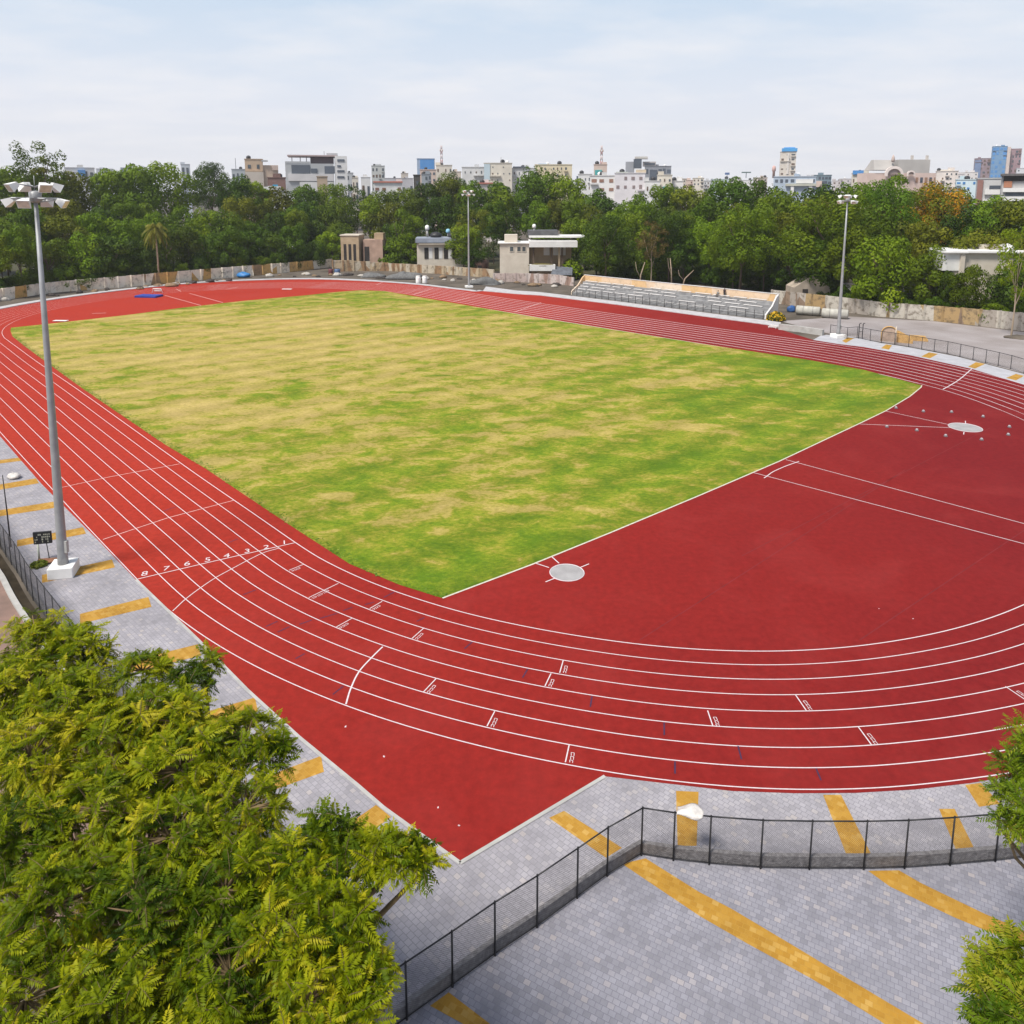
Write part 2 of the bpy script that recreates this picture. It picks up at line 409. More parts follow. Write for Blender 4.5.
# red surface
kerb_px = [(0, 309.4), (25, 304.6), (52.5, 300), (90, 294.6), (127.5, 290), (182.5, 284.4), (230, 281.4), (279.4, 279.7), (310, 279.4), (338, 280), (380, 282), (419, 285), (450, 288.8), (466, 290.6), (475, 291.7), (483, 291.2), (516, 294.2), (540, 295.6), (618, 305), (699, 316), (766.5, 325), (813, 340), (838, 344), (864, 347.2), (911, 355.5), (972, 369), (1023, 384.5)]
kerb = pxs(kerb_px)
left_edge = [UW(-48.5, w) for w in (100, 80, 60, 40, 26)]
red = [Vector(p) for p in left_edge] + pxs([(101, 543.2), (136, 580), (200, 642), (247.5, 690.5), (299, 737.5), (356.8, 785), (383.4, 808), (460, 863.5), (605, 776.5)])
a0 = .735
for a in np.linspace(a0, 2.8, 40):
    o8 = T(a * R0, [0, 5, 12, 20, 28, 33, 38, 50, 70, 90, 104, 119.3], [47.85, 47.65, 47.55, 47.6, 47.9, 47.85, 47.65, 48, 50.5, 54, 57, 60]) + .22
    red.append(Vector(UW(-o8 * math.cos(a), -o8 * math.sin(a))))
red += kerb[::-1] + [Vector(UW(-40, 137)), Vector(UW(-46.5, 124))]
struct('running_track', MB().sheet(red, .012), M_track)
# white edging kerb round the apron triangle
e1 = pxs([(136, 580), (200, 642), (247.5, 690.5), (299, 737.5), (356.8, 785), (383.4, 808), (460, 863.5)])
e2 = pxs([(460, 863.5), (605, 776.5)])
k = MB(); k.strip(e1, .16, .03); k.strip(e2, .16, .03)
struct('edging_kerb', k, M_conc)

# lane lines
ln = MB()
for i in range(9):
    ln.strip(lane(i), (.055 if i else .065), .018, True)
    # the lanes of the main straight are wider and so are their worn, repainted lines
    for lo, hi, lw_, lz in ((34, 58, .10, .0187), (37, 54, .15, .0194), (41, 50, .21, .0201)):
        ln.strip(catmull([UW(*(np.array(a) * (1 - i / 8) + np.array(b) * i / 8)) for a, b in stn[lo:hi]], 6), lw_, lz)
struct('lane_lines', ln, M_line)

# grass pitch
grass_px = [(442.5, 598.5), (399.4, 585), (349.4, 564), (294.7, 528.5), (246.7, 496.5), (206, 469), (165.5, 445), (109.4, 407), (81, 387.5), (50, 365), (25, 346.5), (12.5, 336.5), (10.5, 331), (11, 327.8), (44, 324.4), (75, 321), (127.5, 315), (182.5, 307.8), (245, 300.8), (307, 295.3), (338, 291.9), (360, 290.3), (385, 291.2), (540, 318), (704, 344.3), (805, 359.4), (864, 370), (921.8, 385.6), (921, 387.5), (910, 396.5), (885.9, 411), (859.3, 423.8), (778.6, 461.8), (700, 495.5), (609.9, 533.2), (533, 564.4)]
gp = pxs(grass_px)
tag(MB().sheet(gp, .024).build('grass', M_grass), kind='stuff')
ed = MB(); ed.strip(pxs(grass_px[27:] + grass_px[:1]), .13, .03)
struct('pitch_edging', ed, mat('edging_cream', (.55, .50, .42), .8, .15, 3))
# tufts of longer grass along the near edges and over the pitch
nT = 26000
gx = np.array([[p.x, p.y] for p in gp])
def inside(P, poly):
    x, y = P[:, 0], P[:, 1]; n = len(poly); r = np.zeros(len(P), bool); j = n - 1
    for i in range(n):
        xi, yi = poly[i]; xj, yj = poly[j]
        c = ((yi > y) != (yj > y)) & (x < (xj - xi) * (y - yi) / (yj - yi + 1e-12) + xi)
        r ^= c; j = i
    return r

def raw_mesh(name, verts, nper, tint=None, smooth=False):
    """verts (N*nper,3), one polygon per nper vertices"""
    me = bpy.data.meshes.new(name); nv = len(verts); nf = nv // nper
    me.vertices.add(nv); me.vertices.foreach_set('co', verts.astype(np.float32).ravel())
    me.loops.add(nv); me.loops.foreach_set('vertex_index', np.arange(nv, dtype=np.int32))
    me.polygons.add(nf); me.polygons.foreach_set('loop_start', np.arange(0, nv, nper, dtype=np.int32))
    me.update(calc_edges=True)
    if tint is not None:
        a = me.attributes.new('tint', 'FLOAT', 'FACE'); a.data.foreach_set('value', tint.astype(np.float32))
    return me

M_tuft = leafmat('grass_blades', [(0, (.07, .15, .012)), (.6, (.12, .21, .02)), (1, (.28, .28, .06))], .25, 0, 0)
pts = []
for a, b in zip(gp[:11], gp[1:12]):
    L = (b - a).length
    n = int(L * 26)
    t = rng.random(n); off = np.abs(rng.normal(0, .35, n))
    d = (b - a).normalized(); q = Vector((-d.y, d.x))
    if q.dot(Vector((-20, 100)) - a) < 0: q = -q
    pts.append(np.stack([a.x + (b.x - a.x) * t + q.x * off, a.y + (b.y - a.y) * t + q.y * off], 1))
pts = np.concatenate(pts)
n = len(pts); an = rng.random(n) * 6.28; hh = .025 + .035 * rng.random(n); ww = .05 + .06 * rng.random(n)
dx, dy = np.cos(an) * ww, np.sin(an) * ww; lx, ly = rng.normal(0, .06, n), rng.normal(0, .06, n)
V = np.zeros((n, 4, 3)); z0 = .022
V[:, 0] = np.stack([pts[:, 0] - dx, pts[:, 1] - dy, np.full(n, z0)], 1); V[:, 1] = np.stack([pts[:, 0] + dx, pts[:, 1] + dy, np.full(n, z0)], 1)
V[:, 2] = np.stack([pts[:, 0] + dx * .8 + lx, pts[:, 1] + dy * .8 + ly, hh], 1); V[:, 3] = np.stack([pts[:, 0] - dx * .8 + lx, pts[:, 1] - dy * .8 + ly, hh], 1)
me = raw_mesh('grass_fringe', V.reshape(-1, 3), 4, rng.random(n) ** 1.5); me.materials.append(M_tuft)
o = bpy.data.objects.new('grass_fringe', me); col.objects.link(o); tag(o, kind='stuff')

# painted markings
mk = MB(); mf = MB(); mn = MB(); mp_ = MB()
def L2(mb, a, b, w, z): mb.strip(pxs([a, b]), w, z)
for pl in ([(60, 488), (110, 477), (180, 464)], [(103, 539.7), (168, 518), (233.5, 500.6)]):
    mf.strip(pxs(pl), .07, .022)
mk.strip(pxs([(137.5, 579.3), (220, 560), (294.7, 543)]), .075, .022)
mk.strip(pxs([(172.7, 611.3), (186, 599), (201.6, 587.3), (216.4, 577.5), (232, 569), (246.9, 561), (263.4, 553), (279, 548.4)], 4), .06, .0225)
mk.strip(pxs([(382.7, 647), (372.5, 657), (359, 672), (350.5, 689.5), (346, 704.5)], 5), .08, .022)
for a, b in (((304, 564.4), (289.2, 570.5)), ((338.4, 583.6), (308.75, 597.9)), ((382.2, 601.6), (369.7, 608.9)), ((351.7, 618.75), (336, 627.5)), ((423.75, 628.4), (412, 638.8)), ((436, 679), (423.5, 692.3)), ((494.7, 711.6), (487, 726.6)), ((563.3, 660.5), (559.7, 673.1)), ((551, 673.8), (545, 686.3)), ((569.2, 745), (565.4, 762.6)), ((707.6, 710.9), (713, 726.8)), ((795.3, 694.9), (806.3, 710.9)), ((858.1, 727), (871.5, 745.2)), ((1005.3, 686.7), (1026, 700.5))):
    L2(mk, a, b, .055, .022)
    p, q = pxs([a, b]); d = (q - p); s_ = Vector((-d.y, d.x)).normalized()
    if s_.x < 0: s_ = -s_
    # small stencilled distance figures beside each stagger mark
    for t0, t1, of in ((.42, .60, .16), (.64, .80, .17), (.84, .97, .16)):
        aa, bb = p + d * t0 + s_ * of, p + d * t1 + s_ * (of + .03)
        mk.strip([aa, bb], .03, .022)
        mk.strip([aa + s_ * .14, bb + s_ * .12], .028, .022); mk.strip([aa, aa + s_ * .14], .028, .0222)
for a, b in (((243, 595), (256, 590)), ((265.8, 626.9), (277.5, 621.6)), ((277.5, 632.5), (289.7, 626.9)), ((299.4, 624.7), (311.9, 620.3)), ((319.7, 618.75), (336.9, 613.75)), ((343, 611), (352.5, 607.5)), ((365, 605), (374.4, 602.3)), ((383.75, 597.7), (394, 592.5)), ((295.5, 659), (304.8, 653.9)), ((332.9, 694.8), (343.2, 686.6)), ((416.7, 621.7), (424.5, 617.8)), ((464.4, 649), (472.2, 642.3)), ((522.5, 678), (527.7, 669.4)), ((590.3, 707.2), (592, 696.7)), ((664.2, 735.4), (664.2, 723)), ((675, 774), (675, 761.7)), ((738, 746.2), (741.5, 759.6)), ((816, 768.7), (821, 780.7)), ((164, 511), (176, 507)), ((228, 543), (238, 539))):
    L2(mn, a, b, .07, .0215)
mk.strip(pxs([(942.9, 389.4), (951.5, 384.7), (960.9, 378.4), (971.8, 368.9)], 4), .13, .0225)
# javelin runway and scratch arc, throwing sectors
L2(mk, (785.8, 459.8), (1190, 568.5), .07, .022); L2(mk, (753.9, 472.9), (1190, 587.7), .07, .022)
mk.strip(pxs([(764, 478.3), (768, 475.5), (773.3, 471.8), (784.4, 466.8), (792, 464), (799, 461.6)], 4), .09, .0225)
for a, b in (((885.6, 411.2), (951.5, 425.3)), ((860, 424.2), (951.5, 427.9)), ((559, 563.5), (551.8, 557)), ((549, 567.8), (534.2, 563)), ((580, 567.8), (589, 564.1)), ((555.5, 578.2), (545.5, 582.2)), ((965.5, 423.4), (965.4, 421)), ((964, 432), (963.6, 434.6))):
    L2(mk, a, b, .08, .022)
# far end markings
for a, b in (((164.5, 295.3), (201, 305.5)), ((189.5, 293.4), (223, 302.7)), ((413.6, 294.7), (433, 288.6)), ((514.4, 312.3), (541, 302.6)), ((452, 301.5), (470, 297.5)), ((376.4, 284.9), (382.5, 282.3)), ((226, 289.6), (238, 287)), ((176, 289), (181, 291.5))):
    L2(mf, a, b, .16, .022)
mf.strip(pxs([(92, 313.6), (106, 313)]), .25, .022)
struct('painted_markings', mk, M_line); struct('worn_markings', mf, M_linefaint); struct('tape_markings', mn, M_navy)
# lane numbers before the finish line
for i, (nx, ny) in enumerate([(284.3, 542.8), (266.3, 547.5), (247.2, 551.3), (226.8, 556), (207.7, 560), (187.2, 564), (166.3, 568.8), (144.6, 574)]):
    p = G(nx, ny); cu = bpy.data.curves.new('lane_number', 'FONT'); cu.body = str(i + 1); cu.size = .86; cu.align_x = 'CENTER'; cu.align_y = 'CENTER'; cu.extrude = 0; cu.offset = .0
    o = bpy.data.objects.new('lane_number', cu); col.objects.link(o); o.location = (p.x, p.y, .0235)
    o.rotation_euler = (0, 0, R(18)); cu.materials.append(M_line); tag(o, kind='structure')

# laying seams in the apron surface, and scraps of paper
sm_ = MB()
for a, b in (((742, 556), (990, 428)), ((640, 640), (905, 470)), ((860, 640), (1040, 520))): sm_.strip(pxs([a, b]), .07, .0165)
struct('surface_seams', sm_, mat('seam_red', (.15, .012, .014), .9, .3, .8))
for i, (x, y, l) in enumerate(((345.5, 727, 'paper scrap on red track just outside the outermost near lane line'), (384, 757, 'paper scrap on red track below the curved start line'), (459, 826, 'paper scrap on red track at the tip of the red triangle'), (879, 609, 'paper scrap on the red apron above the inner right bend line'), (913, 619, 'tiny paper scrap on the red apron close to the right bend'), (438, 808, 'tiny paper scrap in the red triangle above its tip'))):
    p = G(x, y); q_ = .04 if 'tiny' not in l else .03
    o = MB().add([(-q_, -q_, .02), (q_, -q_ * .8, .02), (q_ * .9, q_, .05), (-q_ * .7, q_ * .9, .03), (-q_, -q_, .014), (q_, -q_ * .8, .014), (q_ * .9, q_, .044), (-q_ * .7, q_ * .9, .024)], [(0, 1, 2, 3), (7, 6, 5, 4), (0, 4, 5, 1), (1, 5, 6, 2), (2, 6, 7, 3), (3, 7, 4, 0)]).build('paper_scrap', M_line, loc=(p.x, p.y, 0)); o.rotation_euler.z = i * 1.3; tag(o, l, 'paper scrap', 'paper scraps on the track')
# throwing circles: concrete discs with a steel ring
def circle(px, py, rad, label):
    p = G(px, py); e = empty('throwing_circle', (p.x, p.y, 0), label, 'throwing circle', 'concrete throwing circles')
    MB().lathe([(rad, .0), (rad, .032), (rad * .98, .036)], n=40, smooth=False).build('concrete_pad', mat('pad_concrete', (.36, .35, .35), .85, .14, .9, c2=(.26, .25, .25)), e)
    m = MB(); m.tube([(rad * 1.02 * math.cos(a), rad * 1.02 * math.sin(a), .03) for a in np.linspace(0, 2 * math.pi, 49)], .03, 6)
    m.build('rim_band', M_line, e)
circle(567, 572.9, 1.1, 'pale concrete shot-put circle on the red apron beside the grass corner')
circle(965.3, 427.7, 1.55, 'pale concrete discus circle at right ringed by small cage sockets')
pr = None
for i, (x, y) in enumerate([(896, 408.6), (923.3, 412), (951.5, 412.7), (983, 417.3), (1009.3, 427.5), (1008.2, 435.4), (981.5, 440.3), (945.6, 436.6), (916.8, 431), (886.8, 427.4)]):
    p = G(x, y); wh = ['closest to the grass edge, above the sector lines', 'second from the grass edge, above the sector lines', 'just above and left of the discus circle', 'above and right of the discus circle', 'upper one of the close right-hand pair', 'lower one of the close right-hand pair', 'below and right of the discus circle', 'just below and left of the discus circle', 'below the sector lines, midway to the grass', 'below the sector lines, nearest the grass'][i]
    if pr is None:
        pr = empty('cage_socket', (p.x, p.y, 0), '', 'socket', 'cage sockets round the discus circle')
        MB().lathe([(.19, 0), (.19, .10), (.15, .13)], n=10).build('collar', mat('socket_grey', (.17, .15, .16), .7), pr)
        MB().lathe([(.11, .12), (.12, .22), (.08, .25)], n=10).build('cap', M_kerb, pr); o = pr
    else:
        o = copy_tree(pr); o.location = (p.x, p.y, 0)
    o['label'] = f'small white-capped cage socket on red track, {wh}'

# ------------------------------------------------------------------ paving
near_base = [(300, 1094), (352, 1055), (405, 1016.6), (450.6, 984), (493, 953), (535, 925), (575, 896), (605, 874), (640, 853), (673, 858), (708.5, 862), (759.5, 866), (808, 866.9), (862, 867), (902.5, 866), (947.7, 863), (992.7, 859), (1040, 853.5), (1090, 846), (1160, 833)]
nb = pxs(near_base)
left_base = [(-70, 441), (-30, 499), (12.4, 562), (20.5, 573.5), (36, 600), (75, 653), (113, 703), (200, 797), (300, 884), (366, 948), (388, 1020)]
lb = pxs(left_base)
inner = nb[2:] + pxs([(1160, 720), (1060, 745)]) + [Vector(UW(-45 * math.cos(a), -45 * math.sin(a))) for a in (2.4, 2.1, 1.8, 1.6, 1.4, 1.2, 1.05, .95, .85, .77)] + pxs([(595, 770), (540, 800), (460, 850), (383, 790), (247, 672), (140, 565)]) + [Vector(UW(-47.5, w)) for w in (4, 40, 80, 110)] + [Vector(UW(-62, 112))] + lb
struct('pavement', MB().sheet(inner, .004), M_paveA)
outer = [nb[0]] + nb[2:] + [Vector((80, 30)), Vector((80, -60)), Vector((-60, -60)), Vector((-60, 8))]
struct('forecourt_pavement', MB().sheet(outer, .004), M_paveB)

ya = MB(); yb = MB()
def band(mb, poly, z=.009): mb.sheet([(v.x, v.y) for v in [G(*p) for p in poly]], z)
for (x0, y0, x1, y1, t) in ((-40, 467, 20, 459.2, 3.2), (-40, 494, 37, 480.8, 5), (-30, 518, 57, 504.3, 6), (17, 543.5, 84, 530.5, 6.5), (42, 579, 113, 563.5, 8), (80, 619, 149.5, 602, 10), (130, 667, 199, 650, 11.5), (190, 724, 256, 704.5, 14), (255, 789, 322, 764, 16)):
    band(ya, [(x0, y0 - t / 2), (x1 - 1, y1 - t / 2), (x1 + 2, y1 + t / 2), (x0, y0 + t / 2)])
band(ya, [(340, 830), (376, 805), (391, 817), (355, 845)])
band(ya, [(549, 818), (564, 811), (622, 848), (606, 858)])
band(ya, [(676, 791), (698.6, 792), (696.6, 846), (677.6, 846)])
band(ya, [(823, 795), (841, 795), (871, 854), (846, 854)])
band(ya, [(939, 809), (954.5, 809), (974.5, 849), (956, 850)])
band(ya, [(965, 785), (981, 783), (1000, 804), (979, 807)])
band(ya, [(1003, 823), (1014, 820), (1040, 845), (1024, 848)])
band(yb, [(622, 864), (645.6, 858.5), (699, 892), (731.6, 909), (795, 946.8), (858, 984.8), (921.5, 1022.7), (1010, 1080), (960, 1080), (880, 1021), (810.7, 978.4), (747, 943.6), (700, 916.5)])
band(yb, [(868, 871), (899, 870.5), (921.5, 883.5), (984.8, 914), (1024, 931), (1080, 955), (1080, 975), (1013, 942), (953, 917), (889.8, 886.7)])
band(yb, [(430, 1006), (448.75, 992.5), (490, 1024), (560, 1080), (520, 1090), (463, 1024)])
struct('yellow_paving_inner', ya, M_yelA); struct('yellow_paving_outer', yb, M_yelB)

# concrete margin outside the far kerb, a real raised step
kc = pxs(kerb_px[:16], 4); kd = []
for i in range(len(kc)):
    a, b = kc[max(i - 1, 0)], kc[min(i + 1, len(kc) - 1)]; t = (b - a).normalized(); kd.append(kc[i] + Vector((-t.y, t.x)) * (2.4 if i < 40 else 1.6))
m = MB()
for i in range(len(kc) - 1):
    m.prism([kc[i], kc[i + 1], kd[i + 1], kd[i]], 0, .14)
struct('far_kerb', m, M_kerb)
m = MB()
kc = pxs([(483, 291.2), (516, 294.2), (540, 295.6), (618, 305), (699, 316), (766.5, 325), (779, 327)])
kd = pxs([(486, 287), (516, 291.0), (540, 292.6), (618, 302), (699, 312.5), (766.5, 321), (781, 323)])
for i in range(len(kc) - 1): m.prism([kc[i], kc[i + 1], kd[i + 1], kd[i]], 0, .14)
struct('stand_kerb', m, M_kerb)
m = MB(); m.sheet(pxs([(813, 340), (838, 344), (864, 347.2), (911, 355.5), (972, 369), (1023, 384.5), (1080, 400), (1080, 388), (1023.4, 374), (957.8, 356.8), (911, 347.7), (880, 342.8), (850, 336.5), (826, 334.8), (820, 336)]), .016)
struct('right_pavement', m, mat('apron_concrete', (.43, .43, .46), .85, .1, .7, c2=(.34, .34, .36)))
m = MB()
for pl in ([(881, 348.3), (886, 344.5), (892, 345.2), (889, 349.8)], [(921, 356.6), (929, 352.5), (938, 354), (930, 358.4)], [(968, 366.8), (976, 362.2), (985, 364), (975, 368.8)], [(1006, 378), (1016, 374), (1024, 376), (1016, 380.5)], [(842, 341), (848, 337.5), (854, 338.3), (846, 343)]):
    m.sheet(pxs(pl), .021)
struct('yellow_paving_right', m, M_yelA)
struct('dirt_lot', MB().sheet(pxs([(780, 321), (850, 316.5), (936, 321.5), (1015, 331), (1120, 345), (1120, 402), (1023, 373), (957.8, 356), (911, 347), (864, 339.3), (826, 333)]), .006), M_lot)
# path and drain beyond the left fence
off = lambda pts, d: [pts[i] + (lambda t: Vector((-t.y, t.x)) * d)((pts[min(i + 1, len(pts) - 1)] - pts[max(i - 1, 0)]).normalized()) for i in range(len(pts))]
lbs = pxs(left_base, 4)
l0 = off(lbs, -.32); l1 = off(lbs, -.85); l2 = off(lbs, -1.15); l3 = off(lbs, -6)
m = MB(); m2 = MB(); m3 = MB()
for i in range(len(lbs) - 4):
    m.prism([l1[i], l1[i + 1], l2[i + 1], l2[i]], 0, .16)
    m2.sheet([l0[i], l0[i + 1], l1[i + 1], l1[i]], .005)
    m3.sheet([l2[i], l2[i + 1], l3[i + 1], l3[i]], .006)
struct('drain_kerb', m, M_conc); struct('drain_channel', m2, mat('drain_mud', (.04, .032, .022), .95, .4, 1, spec=.05)); struct('side_path', m3, mat('red_path', (.25, .16, .13), .95, .25, .8, c2=(.16, .11, .09)))

# ------------------------------------------------------------------ chain-link fences
def wire_panel(a, b, z0, z1, pitch, r):
    """diagonal chain-link lattice between two posts as thin flat ribbons"""
    m = MB(); d = Vector((b.x - a.x, b.y - a.y, 0)); L = d.length; d.normalize(); hgt = z1 - z0
    up = Vector((0, 0, 1)); A = Vector((a.x, a.y, z0)); n = int((L + hgt) / pitch) + 1
    for sgn in (1, -1):
        for i in range(n):
            s0 = i * pitch - (hgt if sgn > 0 else 0); p = []
            x0, x1 = (s0, s0 + hgt) if sgn > 0 else (s0, s0 - hgt)
            t0, t1 = 0.0, 1.0
            lo, hi = min(x0, x1), max(x0, x1)
            if hi < 0 or lo > L: continue
            if x1 != x0:
                ts = sorted(((0 - x0) / (x1 - x0), (L - x0) / (x1 - x0))); t0 = max(t0, ts[0]); t1 = min(t1, ts[1])
            if t1 <= t0 + 1e-4: continue
            p0 = A + d * (x0 + (x1 - x0) * t0) + up * hgt * t0; p1 = A + d * (x0 + (x1 - x0) * t1) + up * hgt * t1
            q = (p1 - p0).normalized(); w = q.cross(d.cross(up)).normalized() * r
            m.add([p0 - w, p1 - w, p1 + w, p0 + w], [(0, 1, 2, 3)])
    return m

def fence(name, label, posts, hgt, wallh, wallt, pitch, pr=.028, wall_mat_=None, wr=.003, solid=False, zoff=0.0):
    c = posts[0]; e = empty(name, (c.x, c.y, 0), label, 'fence'); P = [p - c for p in posts]
    if wallh:
        m = MB(); n = len(P); off1 = off(P, wallt / 2); off2 = off(P, -wallt / 2)
        for i in range(n - 1): m.prism([off1[i], off1[i + 1], off2[i + 1], off2[i]], 0, wallh)
        m.build('kerb_wall', wall_mat_ or M_rough, e)
    q = off(P, -(wallt / 2 + pr + .004)) if wallh else P
    for p in q:
        m = MB(); m.tube([(p.x, p.y, 0), (p.x, p.y, hgt)], pr, 6); m.tube([(p.x, p.y, hgt + .001), (p.x, p.y, hgt + .03)], [pr * 1.15, pr * .6], 6); m.build('post', M_black, e)
    m = MB()
    for a, b in zip(q, q[1:]): m.tube([(a.x, a.y, hgt - .03), (b.x, b.y, hgt - .03)], pr * .8, 6)
    m.build('top_rail', M_black, e)
    m = MB()
    for a, b in zip(q, q[1:]): m.tube([(a.x, a.y, .1), (b.x, b.y, .1)], pr * .45, 5)
    m.build('bottom_wire', M_black, e)
    for a, b in zip(q, q[1:]):
        wire_panel(Vector((a.x, a.y)), Vector((b.x, b.y)), .06, hgt - .05, pitch, wr).build('chain_link_panel', M_wire, e)
    return e
fence('chain_link_fence', 'black chain-link fence on a low rough wall along the near paving', nb[1:], 2.06, .50, .16, .075, .034)
fence('boundary_fence', 'dark chain-link fence along the left paving behind the leafy tree', resample(catmull([(p.x, p.y) for p in lb], 4), 1.55), 2.15, .3, .2, .06, .03, wr=.0065)
rf = pxs([(830, 336), (847, 339), (857, 338.2), (870, 341.0), (881.5, 343.2), (894.5, 345), (908.5, 347.2), (921.5, 349.6), (934, 351.8), (947, 354.2), (959.8, 357), (972.8, 360), (985.5, 363), (998, 366), (1010.5, 369.2), (1024, 373.5), (1040, 378), (1056, 383)])
fence('mesh_fence', 'low dark mesh fence along the pavement by the right floodlight mast', rf, 2.0, 0, 0, .16, .05, wr=.004)
# gate posts by the right mast
m = empty('gate_frame', G(858.5, 338.6), 'dark tubular gate frame beside the right floodlight mast', 'gate')
for dx in (-.0, .62):
    MB().tube([(dx, 0, 0), (dx, 0, 2.5), (dx + .12, .0, 2.65), (dx + .3, 0, 2.65)], .07, 7).build('gate_post', M_black, m)
MB().tube([(0, 0, 1.2), (.6, 0, 1.2)], .04, 6).build('crossbar', M_black, m)

# ------------------------------------------------------------------ floodlight masts
def floodlight(parent, rz, arm, drop, tilt):
    hs = MB()
    ca, sa = math.cos(rz), math.sin(rz)
    def tr(x, y, z):
        ct, st = math.cos(tilt), math.sin(tilt); y, z = y * ct - z * st, y * st + z * ct
        y += arm; z += drop
        return (x * ca - y * sa, x * sa + y * ca, z)
    # tapered lamp housing, mouth facing outward
    fr = [(-.36, .18, -.26), (.36, .18, -.26), (.36, .18, .26), (-.36, .18, .26)]; bk = [(-.18, -.34, -.13), (.18, -.34, -.13), (.18, -.34, .13), (-.18, -.34, .13)]
    vs = [tr(*p) for p in fr + bk]
    hs.add(vs, [(4, 7, 6, 5), (0, 4, 5, 1), (1, 5, 6, 2), (2, 6, 7, 3), (3, 7, 4, 0), (0, 1, 2, 3)])
    h = hs.build('floodlight', M_white, parent)
    gl = MB(); gl.add([tr(*p) for p in [(-.31, .186, -.22), (.31, .186, -.22), (.31, .186, .22), (-.31, .186, .22)]], [(0, 1, 2, 3)])
    gl.build('lens', mat('lamp_glass', (.62, .50, .40), .12, .3, 2, spec=.7), h)
    br = MB(); br.tube([(0, 0, drop), tr(0, -.36, 0)], .04, 6); br.build('bracket', M_steel, h)

def mast(px, py, top, label, pad, lean=0.0):
    b = G(px, py); Yt = b.y; tp = AT(px, top, Yt); hgt = tp.z
    e = empty('floodlight_mast', (b.x, b.y, 0), label, 'floodlight', 'floodlight masts round the track')
    MB().box((0, 0, pad[1] / 2), (pad[0], pad[0], pad[1]), R(14)).build('concrete_base', M_white, e, bevel=.05)
    p = MB(); p.tube([(0, 0, pad[1]), (0, 0, pad[1] + .6), (0, 0, hgt * .33), (0, 0, hgt * .66), (0, 0, hgt)], [.33, .30, .24, .17, .11], 12); p.build('pole', M_steel, e)
    d = MB(); d.box((.33, -.06, pad[1] + 1.2), (.16, .25, .8)); d.build('service_door', M_conc, e)
    a = MB()
    for k in range(4):
        an = R(k * 45 + 10); a.tube([(-1.35 * math.cos(an), -1.35 * math.sin(an), hgt - .25), (1.35 * math.cos(an), 1.35 * math.sin(an), hgt - .25)], .055, 6)
    a.build('cross_arm', M_steel, e)
    MB().lathe([(.2, -.5), (.34, -.4), (.34, .12), (.16, .2)], (0, 0, hgt), 10).build('head_hub', M_steel, e)
    for k in range(8): floodlight(e, R(k * 45 + 10), 1.25 if k % 2 else 1.5, hgt + (.42 if k % 2 else -.5), R(-30))
    MB().tube([(0, 0, hgt + .2), (0, 0, hgt + 1.1)], .02, 5).build('lightning_rod', M_steel, e)
    e.rotation_euler.y = lean
    return e
mast(64, 574, 194, 'tall grey floodlight mast on a white block at left of the track', (1.5, .75), R(1.35))
mast(469, 287.5, 193, 'grey floodlight mast beyond the far side of the track near the cream house', (1.9, .5))
mast(838, 337.5, 199, 'grey floodlight mast on the right pavement beyond the grandstand', (1.9, .6))

# lap board, pole and small things by the left mast
p = G(45, 560); e = empty('lap_board', (p.x, p.y, 0), 'small dark display board on two legs beside the left floodlight mast', 'display board', rz=R(12))
MB().box((0, 0, 1.62), (1.12, .14, .86)).build('board', M_black, e, bevel=.02)
m = MB()
rb = random.Random(4)
for i in range(9):
    for j in range(4):
        if rb.random() < .55: m.box((-.44 + i * .11, -.077, 1.35 + j * .17), (rb.uniform(.05, .1), .012, rb.uniform(.06, .13)))
m.build('display_face', mat('flap_pale', (.33, .33, .27), .7), e)
MB().tube([(-.34, 0, 0), (-.34, 0, 1.2)], .07, 8).build('leg', mat('leg_pale', (.4, .42, .36), .7), e)
MB().tube([(.28, .0, 0), (.2, 0, 1.2)], .03, 8).build('leg', M_black, e)
p = G(11, 547); m = MB(); m.tube([(0, 0, 0), (0, 0, 2.6), (-.03, 0, 5.3)], [.05, .045, .03], 7)
o = m.build('thin_pole', M_black, loc=(p.x, p.y, 0)); tag(o, 'thin black bare pole standing at the left fence', 'pole')

def sack(name, px, py, r, label, cat, m_, seed, zr=.3):
    p = G(px, py); o = MB().blob((0, 0, zr * r[2] * 0 + r[2] * .75), r, seed, .22, zmin=0.0).build(name, m_, loc=(p.x, p.y, 0)); return tag(o, label, cat)
M_sack = mat('white_plastic', (.58, .55, .52), .5, .16, 3, .9, 7)
sack('plastic_bag', 14, 478.5, (.55, .4, .28), 'white plastic bag lying on the left paving beside the thin pole', 'bag', M_sack, 3)
# white sheet draped over the near fence rail
p0, p1 = nb[9], nb[10]
pc = nb[9] + (nb[10] - nb[9]) * .38; tdir = (nb[10] - nb[9]).normalized(); qd = Vector((-tdir.y, tdir.x))
m = MB(); nx_, ny_ = 12, 10; vs = []
for j in range(ny_ + 1):
    for i in range(nx_ + 1):
        s = (i / nx_ - .5) * (1.0 - .5 * max(0, j / ny_ - .55)) * (1 - .25 * (1 - j / ny_) ** 3); t = j / ny_
        if t < .62:   # lying out behind the rail, sagging to the paving side
            d_ = .42 * (1 - t / .62); z = 2.09 + .12 * math.sin(3 * s + 1) * (1 - t) - .15 * (1 - t / .62) ** 2 + .05 * math.sin(7 * s + 5 * t)
        else:
            d_ = -.12 - .05 * math.sin(5 * s); z = 2.09 - (t - .62) * .3 * (1 + .4 * math.sin(4 * s))
        P = pc + tdir * (s + .08 * math.sin(4 * t)) + qd * (d_ - .1); vs.append((P.x, P.y, z))
